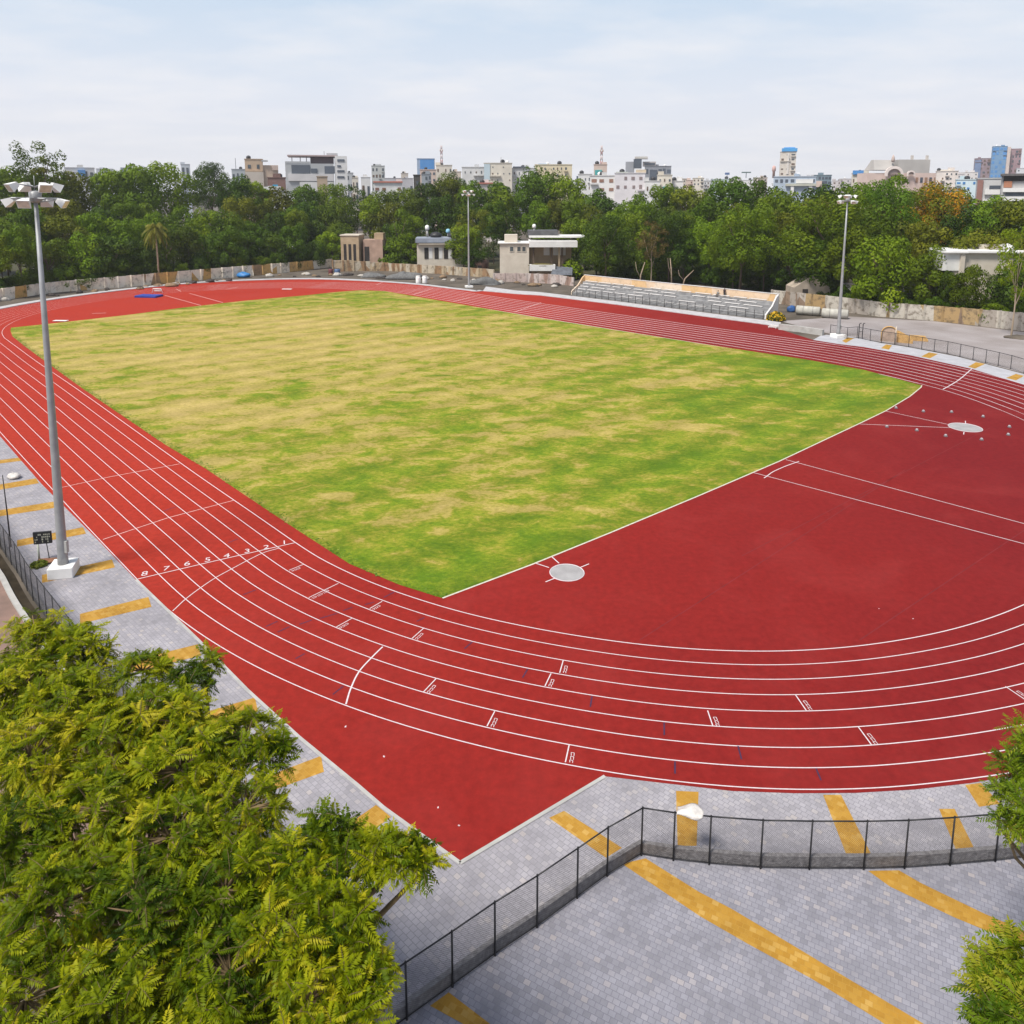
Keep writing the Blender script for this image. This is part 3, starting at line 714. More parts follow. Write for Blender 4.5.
m.add(vs, [(j * (nx_ + 1) + i, j * (nx_ + 1) + i + 1, (j + 1) * (nx_ + 1) + i + 1, (j + 1) * (nx_ + 1) + i) for j in range(ny_) for i in range(nx_)], True)
o = m.build('plastic_sheet', M_sack); so = o.modifiers.new('thickness', 'SOLIDIFY'); so.thickness = .012
tag(o, 'white plastic sheet thrown over the rail of the near fence', 'sheet')

M_plant = leafmat('low_plant_leaf', [(0, (.06, .10, .012)), (1, (.22, .24, .03))], .3, 0, 0)
def clump(name, px, py, rad, h, n, label, cat, m_, size=.16, tn=None, stems=True):
    p = G(px, py); th = rng.random(n) * 6.28; r_ = np.sqrt(rng.random(n)) * rad; z = h * (.15 + .85 * rng.random(n)) * (1 - .5 * (r_ / rad) ** 2)
    c = np.stack([r_ * np.cos(th), r_ * np.sin(th), z], 1); V = cards(c, np.stack([np.cos(th) * .5, np.sin(th) * .5, np.ones(n)], 1), size, .7)
    e = empty(name, (p.x, p.y, 0), label, cat)
    me = raw_mesh('foliage', V, 4, rng.random(n) if tn is None else tn(n)); me.materials.append(m_); o = bpy.data.objects.new('foliage', me); col.objects.link(o); o.parent = e
    m = MB()
    for k in range(7):
        a = k * .9; m.tube([(0, 0, 0), (rad * .35 * math.cos(a), rad * .35 * math.sin(a), h * .4), (rad * .6 * math.cos(a), rad * .6 * math.sin(a), h * .75)], [.05 * h ** .5, .035 * h ** .5, .01], 5)
    m.build('stem', M_bark, e)
    return e

def cards(c, nrm, size, jit=.6, aspect=1.5):
    """diamond-shaped leaf cards at c, facing nrm with jitter"""
    n = len(c); nr = nrm / (np.linalg.norm(nrm, axis=1, keepdims=True) + 1e-9) + rng.normal(0, jit, (n, 3)); nr /= np.linalg.norm(nr, axis=1, keepdims=True) + 1e-9
    ref = rng.normal(0, 1, (n, 3)); a = np.cross(nr, ref); a /= np.linalg.norm(a, axis=1, keepdims=True) + 1e-9; b = np.cross(nr, a)
    s = size * (.6 + .8 * rng.random((n, 1)))
    V = np.stack([c - a * s * aspect * .5, c + b * s * .42, c + a * s * aspect * .5, c - b * s * .42], 1)
    return V.reshape(-1, 3)
clump('small_plant', 39, 566, .5, .35, 260, 'low yellow-green plant on the paving at the foot of the display board', 'plant', M_plant, .14)
p = G(49, 561.5); o = MB().blob((0, 0, .06), (.75, .38, .12), 5, .3, zmin=0).build('soil_heap', mat('red_soil', (.21, .10, .055), .95, .3, 4, .5, 9), loc=(p.x, p.y, 0)); tag(o, 'small reddish heap of soil between board and white mast block', 'soil heap')

fl = pxs([(-160, 300), (0, 296.5), (127, 284.5), (276, 271.5), (333, 265), (440, 269), (575, 274.5), (640, 279), (775, 292), (845, 307), (936, 317), (1015, 325.5), (1200, 346)])
fb = [Vector((p.x * 1.5 + (0 if abs(p.x) > 20 else 0), p.y + 130)) for p in fl]
struct('forest_floor', MB().sheet(fl + fb[::-1], .006), mat('leaf_litter', (.075, .065, .03), .95, .35, .3, .5, 3, c2=(.035, .04, .015), detail=8))
# ------------------------------------------------------------------ distant trees
def crown_mesh(name, nl, ncard, lobe, card, shape='round', seed=0):
    """lumpy crown: rounded lobes spread over the crown's volume, each covered in small leaf cards facing outward"""
    r_ = np.random.default_rng(seed); C = []; RA = []; tries = 0; gap = .95 if shape != 'open' else 1.0
    while len(C) < nl and tries < 6000:
        tries += 1
        p = r_.uniform(-1, 1, 3); d = np.linalg.norm(p)
        if shape == 'round' and not (.35 < d < .80): continue
        if shape == 'spread' and not (.3 < d < .82 and p[2] > -.4): continue
        if shape == 'cone' and not (np.hypot(p[0], p[1]) < .75 * (1 - (p[2] + 1) / 2.25)): continue
        if shape == 'open' and not (.15 < d < .80): continue
        ra = lobe * r_.uniform(.7, 1.25)
        if any(np.linalg.norm(p - c) < gap * .62 * (ra + q) for c, q in zip(C, RA)) and tries < 4000: continue
        C.append(p); RA.append(ra)
    cs, ns, ts = [], [], []; per = ncard // len(C)
    for c_, ra in zip(C, RA):
        n = int(per * (ra / lobe) ** 2); dirs = r_.normal(0, 1, (n, 3)); dirs /= np.linalg.norm(dirs, axis=1, keepdims=True)
        dirs = dirs[dirs[:, 2] > -.6]; n = len(dirs)
        rad = ra * (1 - .30 * r_.random((n, 1)) ** 2 + .10 * r_.normal(0, .5, (n, 1)))
        cs.append(c_ + dirs * rad * np.array([1, 1, .85])); ns.append(dirs)
        ts.append(np.clip(r_.normal(.45, .13, n) + r_.normal(0, .14), 0, 1))
    c = np.concatenate(cs); nr = np.concatenate(ns); t = np.concatenate(ts)
    c = c - np.array([0, 0, (c[:, 2].max() + c[:, 2].min()) / 2])
    c[:, 2] /= np.percentile(c[:, 2], 99.2); c[:, :2] /= np.percentile(np.hypot(c[:, 0], c[:, 1]), 97)
    V = cards(c, nr, card, .30)
    return raw_mesh(name, V, 4, t)

def trunk_mesh(seed, pale=False):
    r_ = random.Random(seed); m = MB(); m.tube([(0, 0, 0), (.012, .01, .25), (r_.uniform(-.04, .04), .0, .5)], [.035, .024, .018], 8)
    for k in range(6):
        a = k * 1.05 + r_.random(); z = .28 + .05 * k; ln_ = r_.uniform(.22, .38)
        m.tube([(0, 0, z), (ln_ * .5 * math.cos(a), ln_ * .5 * math.sin(a), z + .13), (ln_ * math.cos(a), ln_ * math.sin(a), z + .34)], [.015, .01, .004], 6)
    me = bpy.data.meshes.new('trunk'); me.from_pydata(m.v, [], m.f); me.update(); me.polygons.foreach_set('use_smooth', m.sm); me.materials.append(M_barkpale if pale else M_bark)
    return me
CM = {
    'round': [crown_mesh('crown', 20, 8000, .36, .068, 'round', s) for s in (1, 2, 3, 4, 5)],
    'spread': [crown_mesh('crown', 19, 8000, .36, .068, 'spread', s) for s in (11, 12, 13, 14)],
    'cone': [crown_mesh('crown', 26, 7000, .28, .066, 'cone', s) for s in (21, 22)],
    'open': [crown_mesh('crown', 46, 4200, .16, .055, 'open', s) for s in (31, 32)],
    'big': [crown_mesh('crown', 40, 17000, .25, .042, 'spread', s) for s in (41, 42, 43)],
    'airy': [crown_mesh('crown', 64, 9000, .15, .036, 'open', s) for s in (51, 52)],
}
TM = [trunk_mesh(s) for s in (1, 2, 3)]; TMP = [trunk_mesh(s, True) for s in (4, 5)]
D = lambda *a: a
LM = {
    'dark': leafmat('leaf_dark', [(0, (.030, .058, .003)), (.5, (.058, .104, .005)), (1, (.108, .16, .008))], .3, .012, .28),
    'mid': leafmat('leaf_mid', [(0, (.050, .094, .003)), (.5, (.100, .160, .005)), (1, (.165, .228, .009))], .32, .014, .3),
    'olive': leafmat('leaf_olive', [(0, (.06, .08, .004)), (.5, (.118, .136, .006)), (1, (.19, .20, .011))], .3, .012, .25),
    'bright': leafmat('leaf_bright', [(0, (.075, .13, .003)), (.5, (.15, .222, .005)), (1, (.225, .29, .009))], .32, .012, .22),
    'grey': leafmat('leaf_greygreen', [(0, (.05, .085, .025)), (.5, (.085, .13, .035)), (1, (.13, .17, .05))], .28, .02, .2),
    'orange': leafmat('leaf_flowering', [(0, (.07, .11, .005)), (.42, (.15, .17, .007)), (.55, (.36, .20, .008)), (1, (.60, .23, .008))], .3, .0, .1),
    'brown': leafmat('leaf_brown', [(0, (.09, .07, .022)), (.5, (.15, .105, .03)), (1, (.21, .155, .045))], .28, .01, .2),
}
WALLX = [(-200, 318), (0, 300.6), (50, 293), (127, 287), (206, 279.7), (276, 273.4), (333, 267), (388, 268), (440, 271), (495, 275), (575, 277), (640, 282), (775, 296), (845, 311), (880, 316), (936, 320.5), (1015, 329.5), (1200, 352)]
def wallY(x):
    return G(x, T(x, [a for a, _ in WALLX], [b for _, b in WALLX])).y
def tree(name, px, Y, top, w, kind, leaf, label, cat='tree', group=None, crown_frac=.8, pale=False, squat=1.05):
    tp = AT(px, top, Y); X = XAT(px, Y, tp.z * .6); h = tp.z
    e = empty(name, (X, Y, 0), label, cat, group, rz=random.uniform(0, 6.28))
    me = random.choice(TMP if pale else TM); t = bpy.data.objects.new('trunk', me); col.objects.link(t); t.parent = e
    t.scale = (w * .62, w * .62, h); 
    hc = min(h * crown_frac, w * squat) / 2
    c = bpy.data.objects.new('crown', random.choice(CM[kind])); col.objects.link(c); c.parent = e
    c.location = (0, 0, h - hc); c.scale = (w / 2, w / 2, hc)
    if not c.data.materials: c.data.materials.append(LM['mid'])
    c.material_slots[0].link = 'OBJECT'; c.material_slots[0].material = LM[leaf]
    return e
LAND = [(-40, 'left of the left mast'), (22, 'behind the left mast'), (85, 'right of the left mast'), (130, 'left of the palm'), (178, 'right of the palm'), (215, 'below the dome-shaped tree'), (255, 'below the peach building'), (305, 'below the office block'), (345, 'near the tan ruin'), (372, 'left of the conical tree'), (430, 'above the cream house'), (470, 'by the middle mast'), (520, 'behind the cream villa'), (570, 'right of the cream villa'), (610, 'behind the grandstand\'s left end'), (660, 'behind the grandstand\'s left half'), (710, 'behind the grandstand\'s right half'), (765, 'behind the grandstand\'s right end'), (805, 'left of the right mast'), (845, 'behind the right mast'), (885, 'left of the orange-flowered tree'), (945, 'under the orange-flowered tree'), (990, 'behind the white house'), (1060, 'at the frame\'s right edge')]
KW = {'big': 'broad', 'airy': 'loose', 'round': 'rounded', 'spread': 'broad', 'cone': 'narrow', 'open': 'loose'}
LW = {'dark': 'dark green', 'mid': 'mid green', 'olive': 'olive green', 'bright': 'bright green', 'grey': 'grey green', 'brown': 'brownish'}
RW = ['front row', 'second row', 'third row', 'back row']
def lab(kind, leaf, row, px, size):
    l = min(LAND, key=lambda q: abs(q[0] - px))[1]
    return f'{size} {KW[kind]} {LW[leaf]} tree, {RW[row]}, {l}'
SKY = [(-200, 172), (0, 170), (30, 170), (60, 172), (90, 174), (130, 169), (170, 166), (195, 167), (215, 174), (232, 178), (250, 181), (280, 188), (305, 184), (330, 185), (350, 187), (372, 193), (400, 190), (430, 185), (450, 175), (470, 179), (490, 193), (500, 186), (530, 172), (560, 174), (580, 190), (610, 196), (640, 191), (670, 187), (700, 186), (720, 183), (742, 176), (765, 183), (785, 190), (805, 188), (830, 186), (855, 185), (880, 178), (905, 178), (930, 184), (955, 190), (980, 200), (1005, 206), (1050, 204), (1200, 198)]
sky_y = lambda x: T(x, [a for a, _ in SKY], [b for _, b in SKY])
NOSHRUB = 1
HOLES = [(340, 384, 0), (412, 466, 0), (494, 592, 0), (340, 384, 1), (412, 466, 1), (494, 592, 1), (936, 1100, 0), (936, 1100, 1)]
seen = {}
rowspec = [(5.5, 224, 242, 9.0, ('dark', 'mid', 'bright', 'dark', 'mid')), (17, 209, 225, 9.5, ('mid', 'bright', 'dark', 'olive', 'mid')), (34, 196, 210, 10.5, ('mid', 'bright', 'olive', 'mid', 'dark')), (58, 0, 0, 11.5, ('dark', 'mid', 'bright', 'mid', 'olive'))]
for row, (dist, t0, t1, sp, leaves) in enumerate(rowspec):
    x = -110.0
    while x < 1150:
        Y = wallY(x) + dist + random.uniform(-2.5, 3.5)
        pxm = F / (Y * CP)
        w = sp * random.uniform(.95, 1.5)
        kind = random.choices(['round', 'spread', 'cone', 'open'], [6, 6, .5, .7])[0]; leaf = random.choice(leaves)
        if row == 3: top = sky_y(x) + random.uniform(-4, 3); w *= 1.1
        else:
            top = random.uniform(t0, t1)
            if x > 860 and row < 2: top += 12
            if 590 < x < 700 and row == 2: top += 4
        if any(a < x < b and r_ == row for a, b, r_ in HOLES):
            if random.random() < .8: x += 10; continue
        if 925 < x < 952 and row in (2,): x += 12; continue
        if x > 940 and row == 1: top = random.uniform(232, 240)
        size = 'tall' if top < {0: 229, 1: 216, 2: 204, 3: sky_y(x) + 1}[row] else ('wide' if w > sp * 1.25 else 'smaller')
        L = lab(kind, leaf, row, x, size)
        tree('tree', x, Y, top, w, kind, leaf, L, 'tree', 'trees of the wood behind the boundary wall', crown_frac=.97 if row == 0 else .86)
        x += w * pxm * random.uniform(.5, .78)
# shrubs that close the foot of the wood
x = -60.0; back = False
while x < 1010 or not back:
    if x >= 1010: x = -52.0; back = True
    if not any(a - 4 < x < b + 4 and r_ == 0 for a, b, r_ in HOLES[:3]) and (back or not 575 < x < 790):
        Y = wallY(x) + (8.5 if back else 2.6); leaf = random.choice(['dark', 'mid', 'dark'] if back else ['dark', 'mid', 'bright', 'dark'])
        yb = T(x, [a for a, _ in WALLX], [b for _, b in WALLX])
        l = min(LAND, key=lambda q: abs(q[0] - x))[1]
        tree('shrub', x, Y, yb - (random.uniform(20, 30) if back else random.uniform(15, 26)), random.uniform(6, 9) if back else random.uniform(4.5, 7), 'round', leaf, f'{LW[leaf]} shrub {"under the trees" if back else "over the wall"}, {l}', 'shrub', 'shrubs behind the boundary wall', crown_frac=.97, squat=1.3)
    x += random.uniform(15, 24)
# single trees one can point at
tree('tall_tree', 38, 236, 143, 21, 'airy', 'mid', 'tall airy tree standing above the wood behind the left floodlight mast', crown_frac=.62, squat=1.2)
tree('tall_tree', 52, 240, 158, 12, 'open', 'olive', 'thin airy olive tree close beside the tallest tree at far left', crown_frac=.7)
tree('dome_tree', 211, 420, 163, 22, 'big', 'dark', 'dark dome-shaped tree rising alone on the skyline left of the peach building', crown_frac=.75)
tree('conical_tree', 400, 250, 211, 14.5, 'cone', 'mid', 'conical mid-green tree between the tan ruin and the cream house', crown_frac=.95, squat=1.6)
tree('tall_tree', 540, 300, 168, 25, 'airy', 'mid', 'tall loose tree above the cream villa hiding the pale apartments', crown_frac=.8)
tree('tall_tree', 452, 300, 174, 17, 'big', 'mid', 'tall dark-topped tree left of the middle floodlight mast on the skyline', crown_frac=.8)
tree('tall_tree', 500, 290, 182, 9, 'round', 'dark', 'small dark round tree on the skyline right of the middle mast', crown_frac=.8)
tree('flowering_tree', 934, 196, 184, 21, 'big', 'orange', 'large tree with orange flowers in its crown at right', crown_frac=.75)
tree('spreading_tree', 828, 172, 196, 23, 'big', 'mid', 'huge spreading green tree behind the right floodlight mast', crown_frac=.72)
tree('spreading_tree', 742, 186, 205, 17, 'big', 'mid', 'large green spreading tree behind the right half of the grandstand', crown_frac=.72)
tree('bright_tree', 884, 186, 181, 16, 'big', 'mid', 'tall leafy green tree between right mast and orange-flowered tree', crown_frac=.8)
tree('dark_tree', 606, 205, 216, 15, 'big', 'dark', 'dark spreading tree over the left end of the grandstand', crown_frac=.7)
tree('dark_tree', 670, 205, 212, 14, 'big', 'dark', 'dark round-crowned tree behind the middle of the grandstand', crown_frac=.7)
tree('bare_tree', 652, 200, 222, 9, 'open', 'brown', 'thin brownish half-bare tree with pale trunk behind the grandstand', crown_frac=.55, pale=True)
tree('bush', 968, 143, 266, 6.6, 'round', 'mid', 'round green bush in front of the white flat-roofed house', 'bush', crown_frac=1.0, squat=1.4)
tree('bush', 946, 147, 272, 4, 'round', 'dark', 'small dark bush at the left corner of the white house', 'bush', crown_frac=1.0, squat=1.4)
tree('young_tree', 1018, 128, 228, 7.5, 'open', 'bright', 'slim pale-trunked young tree on a soil mound at the right edge', crown_frac=.62, pale=True, squat=1.6)
p = G(1018, 338); o = MB().blob((0, 0, .0), (2.2, 1.6, .5), 9, .2, zmin=0.0).build('soil_mound', M_dirt, loc=(p.x, p.y, 0)); tag(o, 'dark soil mound at the foot of the young pale-trunked tree', 'soil mound')
for (x, Y, top, lean, l) in ((640, 197, 262, 1.2, 'slim pale trunk rising left behind the grandstand wall'), (672, 198, 258, -.6, 'slim pale straight trunk behind the middle of the grandstand'), (683, 197, 270, 2.8, 'slim pale forked trunk leaning right behind the grandstand')):
    tp = AT(x, top, Y); X = XAT(x, Y, 4); e = empty('slim_tree', (X, Y, 0), l, 'tree trunk', 'pale bare trunks behind the grandstand')
    m = MB(); m.tube([(0, 0, 0), (lean * .2, 0, tp.z * .5), (lean, 0, tp.z)], [.22, .17, .08], 7); m.build('trunk', M_barkpale, e)
    m = MB(); m.tube([(lean * .15, 0, tp.z * .38), (-.9, .2, tp.z * .7), (-1.2, .2, tp.z)], [.1, .08, .04], 6); m.build('limb', M_barkpale, e)
# the palm
p = AT(157, 222, 205); X = XAT(157, 205, 8); e = empty('palm_tree', (X, 205, 0), 'yellow-green palm tree with drooping fronds above the left boundary wall', 'palm tree')
hp = p.z - 1.5; m = MB(); m.tube([(0, 0, 0), (.1, 0, hp * .5), (0, 0, hp)], [.3, .22, .2], 8); m.build('trunk', M_barkpale, e)
vs = []; M_palm = leafmat('palm_leaf', [(0, (.11, .13, .015)), (1, (.26, .24, .03))], .3, 0, 0)
for k in range(26):
    a = k * 2.4; el = 1.1 - 1.9 * (k / 26); L = 4.3; pts_ = []
    for i in range(9):
        s = i / 8; pts_.append(np.array([math.cos(a) * L * s * math.cos(el) * (1 - .2 * s), math.sin(a) * L * s * math.cos(el) * (1 - .2 * s), hp + L * s * math.sin(el) - 2.6 * s * s]))
    for i in range(8):
        t_ = pts_[i + 1] - pts_[i]; sd = np.cross(t_, [0, 0, 1]); sd /= np.linalg.norm(sd) + 1e-9
        for sg in (1, -1):
            for q in (0, .5):
                b0 = pts_[i] + t_ * q; vs += [b0, b0 + t_ * .45, b0 + t_ * .9 + sd * sg * .95 * (1 - i / 11) - np.array([0, 0, .6]), b0 + t_ * .6 + sd * sg * .95 * (1 - i / 11) - np.array([0, 0, .62])]
vs = np.array(vs); me = raw_mesh('crown', vs, 4, rng.random(len(vs) // 4)); me.materials.append(M_palm); o = bpy.data.objects.new('crown', me); col.objects.link(o); o.parent = e

# ------------------------------------------------------------------ boundary walls
panels = [(0, (.80, .70, .56)), (.22, (.58, .34, .11)), (.38, (.78, .69, .57)), (.62, (.58, .36, .13)), (.72, (.80, .73, .62)), (.88, (.36, .23, .12)), (.94, (.80, .72, .60))]
M_wallL = wall_mat('painted_wall', panels, .32, .6)
M_wallR = wall_mat('stained_wall', [(0, (.33, .29, .25)), (.25, (.47, .43, .37)), (.45, (.36, .24, .11)), (.6, (.43, .38, .33)), (.74, (.37, .26, .13)), (.86, (.24, .17, .12))], .42, .85)
M_wallM = wall_mat('rubble_wall', [(0, (.42, .33, .22)), (.25, (.28, .17, .09)), (.5, (.46, .40, .31)), (.75, (.34, .25, .15))], .7, .8)
def wall(name, label, base_px, top_ofs, m_, th=.35, cap=True):
    P = pxs(base_px, 3); c = P[0]; Q = [p - c for p in P]; hs = []
    n = len(Q); e = empty(name, (c.x, c.y, 0), label, 'wall'); o1, o2 = off(Q, th / 2), off(Q, -th / 2)
    m = MB(); m2 = MB()
    # height from the photo at each station
    for i, p in enumerate(P):
        px_ = 512 + F * p.x / (p.y * CP + H * SP)
        hs.append(H * T(px_, [a for a, _ in top_ofs], [b for _, b in top_ofs]) / 100.0)
    rr = random.Random(5)
    for i in range(n - 1):
        h0 = (hs[i] + hs[i + 1]) / 2
        m.prism([o1[i], o1[i + 1], o2[i + 1], o2[i]], 0, h0)
    m.build('wall_body', m_, e)
    st = resample(Q, 3.2); oo = off(st, -(th / 2 + .1))
    for p in oo:
        px_ = 512 + F * (p.x + c.x) / ((p.y + c.y) * CP + H * SP); h0 = H * T(px_, [a for a, _ in top_ofs], [b for _, b in top_ofs]) / 100.0
        MB().box((p.x, p.y, (h0 + .12) / 2), (.42, .2, h0 + .12), rr.uniform(-.05, .05)).build('pier', m_, e)
    return e
wall('boundary_wall', 'long cream and ochre stained boundary wall at far left', [(-60, 311), (0, 300.8), (50, 293.2), (87.5, 290), (127.5, 287), (206, 279.8), (276, 273.5), (332, 267)], [(-60, 11.5), (50, 10.8), (127, 12), (206, 12.5), (276, 12.5), (333, 11)], M_wallL)
wall('rubble_wall', 'crumbling brown stone wall left of the cream villa', [(333, 271.5), (388.6, 271), (440, 274), (476, 276.5), (494, 278)], [(333, 15), (388, 10), (440, 10), (476, 10)], M_wallM, .5)
wall('low_wall', 'low pinkish wall with openings in front of the cream villa', [(494, 281.3), (525, 282.3), (556, 284), (574, 286)], [(494, 9), (520, 10), (556, 10.5), (574, 9)], wall_mat('pink_wall', [(0, (.45, .36, .33)), (.4, (.30, .20, .16)), (.6, (.5, .43, .4))], .6, .7), .35)
wall('weathered_wall', 'weathered grey and ochre wall behind the bare lot at right', [(772, 303), (845, 312), (880, 316.5), (936, 321), (1015, 330), (1080, 338), (1150, 347)], [(772, 12), (845, 12.2), (880, 11.8), (936, 11.8), (1015, 13.2), (1080, 13.2)], M_wallR, .35)
# low concrete wall between the grandstand and right mast
kw = pxs([(779, 329.5), (800, 332), (823, 335.6)]); m = MB(); c = kw[0]; Q = [p - c for p in kw]; a_, b_ = off(Q, .3), off(Q, -.3)
for i in range(2): m.prism([a_[i], a_[i + 1], b_[i + 1], b_[i]], 0, 1.05)
o = m.build('concrete_wall', M_conc, loc=(c.x, c.y, 0)); tag(o, 'low pale concrete wall between grandstand and right floodlight mast', 'wall')

# ------------------------------------------------------------------ grandstand
A = G(570, 295.2); B = G(762.5, 319.5); d = (B - A); LN = d.length; d.normalize(); ang = math.atan2(d.y, d.x)
e = empty('grandstand', (A.x, A.y, 0), 'long concrete grandstand with grey bench tiers and a cream back wall', 'grandstand', rz=ang)
NT = 5; rise, going = .56, .92
M_tier = mat('tier_concrete', (.31, .31, .31), .9, .2, .9, .3, 8, c2=(.18, .18, .185), detail=8)
m = MB()
for i in range(NT): m.box((LN / 2, 1.0 + going * i + going / 2, (.7 + rise * i) / 2), (LN, going - .002, .7 + rise * i))
m.build('tiers', M_tier, e)
M_bench = mat('bench_white', (.70, .68, .66), .7, .15, .8, c2=(.56, .54, .53)); rr = random.Random(3)
for i in range(NT):
    x = .6
    while x < LN - 3:
        L = rr.uniform(2.2, 4.2)
        if x + L > LN - .4: break
        if rr.random() < .82:
            m = MB(); m.box((x + L / 2, 1.0 + going * i + .42, .7 + rise * i + .22), (L, .42, .10)); m.box((x + .3, 1.0 + going * i + .42, .7 + rise * i + .095), (.12, .26, .18)); m.box((x + L - .3, 1.0 + going * i + .42, .7 + rise * i + .095), (.12, .26, .18)); m.build('bench', M_bench, e)
        x += L + rr.uniform(.25, 1.2)
yb_ = 1.0 + going * NT; ztop = .7 + rise * NT
M_back = wall_mat('sandstone_panels', [(0, (.64, .49, .35)), (.3, (.62, .42, .22)), (.42, (.66, .55, .43)), (.75, (.63, .47, .32))], .22, .25)
m = MB(); m.box((LN / 2, yb_ + .2, (ztop + .95) / 2), (LN + .6, .35, ztop + .95)); m.build('back_wall', M_back, e)
m = MB(); m.box((LN / 2, yb_ + .2, ztop + 1.0), (LN + .8, .5, .09)); m.build('coping', M_bench, e)
for xx, mt in ((-.2, M_back), (LN + .2, M_bench)):
    m = MB(); pf = [(.6, 0), (yb_ + .02, 0), (yb_ + .02, ztop + .9), (yb_ - .8, ztop + .5), (3.2, 2.3), (1.4, 1.3), (.8, .9)]
    n = len(pf); vs = [(xx - .15, y, z) for y, z in pf] + [(xx + .15, y, z) for y, z in pf]
    m.add(vs, [tuple(range(n)), tuple(range(2 * n - 1, n - 1, -1))] + [(i, n + i, n + (i + 1) % n, (i + 1) % n) for i in range(n)]); m.build('end_wall', mt, e)
e2 = empty('spectator_railing', (A.x, A.y, 0), 'dark steel railing along the front of the grandstand', 'railing', rz=ang)
np_ = 26; M_rail = mat('rail_grey', (.09, .085, .085), .7)
for i in range(np_ + 1): MB().box((LN * i / np_, .25, .85), (.10, .10, 1.7)).build('rail_post', M_rail, e2)
for z in (.62, 1.15, 1.62): MB().tube([(0, .25 - .09, z), (LN, .25 - .09, z)], .03, 5).build('rail', M_rail, e2)
# seat line of broken front wall
m = MB(); m.box((LN / 2, .55, .16), (LN - .5, .3, .32)); o = m.build('gutter_wall', M_tier, e)

# two people on the grandstand
def person(name, loc, rz, joints, radii, edges, hair, cloth, label):
    me = bpy.data.meshes.new(name); me.from_pydata(joints, edges, []); me.update()
    o = bpy.data.objects.new(name, me); col.objects.link(o); o.location = loc; o.rotation_euler = (0, 0, rz)
    sk = o.modifiers.new('skin', 'SKIN'); sb = o.modifiers.new('sub', 'SUBSURF'); sb.levels = sb.render_levels = 2
    if not me.skin_vertices: me.attributes.new('skin_vertex_layer', 'FLOAT', 'POINT')
    for i, r_ in enumerate(radii): me.skin_vertices[0].data[i].radius = (r_, r_)
    me.skin_vertices[0].data[0].use_root = True
    me.materials.append(mat('skin_brown', (.24, .13, .08), .6))
    return tag(o, label, 'person')
def make_person(name, loc, rz, sit, shirt, trousers, label):
    """body as one skinned mesh, clothing and hair as children"""
    hip = .52 if sit else .93
    J = [(0, 0, hip), (0, .0, hip + .25), (0, .02, hip + .48), (0, .03, hip + .58), (0, .0, hip + .69), (0, -.01, hip + .80)]
    E = [(0, 1), (1, 2), (2, 3), (3, 4), (4, 5)]; Rr = [.13, .12, .14, .055, .095, .085]
    for s in (-1, 1):
        k = len(J)
        if sit: J += [(s * .1, -.08, hip - .01), (s * .13, -.46, hip), (s * .13, -.48, .06), (s * .13, -.64, .04)]
        else: J += [(s * .1, 0, hip - .08), (s * .11, -.02, .50), (s * .12, .03, .08), (s * .13, -.14, .04)]
        E += [(0, k), (k, k + 1), (k + 1, k + 2), (k + 2, k + 3)]; Rr += [.095, .065, .045, .04]
        k = len(J); J += [(s * .19, .02, hip + .45), (s * .25, .0, hip + .18), ((s * .16, -.28, hip + .08) if sit else (s * .25, -.06, hip - .06)), ((s * .1, -.38, hip + .08) if sit else (s * .25, -.1, hip - .17))]
        E += [(2, k), (k, k + 1), (k + 1, k + 2), (k + 2, k + 3)]; Rr += [.06, .045, .035, .035]
    o = person(name, loc, rz, J, Rr, E, None, None, label)
    m = MB(); m.tube([(0, .0, hip - .05), (0, 0, hip + .25), (0, .02, hip + .47), (0, .03, hip + .55)], [.19, .18, .2, .08], 12)
    for s in (-1, 1): m.tube([(s * .15, .02, hip + .46), (s * .25, 0, hip + .2)], [.1, .075], 10)
    m.build('shirt', shirt, o)
    m = MB()
    for s in (-1, 1):
        if sit: m.tube([(s * .08, 0, hip), (s * .13, -.44, hip), (s * .13, -.48, hip - .05), (s * .13, -.48, .1)], [.14, .1, .09, .065], 10)
        else: m.tube([(s * .08, 0, hip + .02), (s * .11, -.02, .5), (s * .12, .03, .1)], [.14, .1, .07], 10)
    m.build('trousers', trousers, o)
    MB().blob((0, .02, hip + .84), (.105, .115, .09), 2, .05).build('hair', M_black, o)
    return o
c_, s_ = math.cos(ang), math.sin(ang)
def on_stand(x, y, z): return (A.x + x * c_ - y * s_, A.y + x * s_ + y * c_, z)
fx = (706 - 570) / (762.5 - 570) * LN * 1.04
make_person('person', on_stand(fx + .3, 1 + going * 4 + .42, .7 + rise * 4 - .22), ang, True, mat('grey_shirt', (.22, .23, .22), .9), mat('grey_trousers', (.12, .12, .12), .9), 'person in grey sitting on the top bench tier of the grandstand')
make_person('person', on_stand(fx + 1.7, 1 + going * 4 + .62, .7 + rise * 4), ang, False, mat('dark_shirt', (.04, .03, .035), .9), mat('dark_trousers', (.03, .03, .03), .9), 'person in dark clothes standing by the back wall of the grandstand')

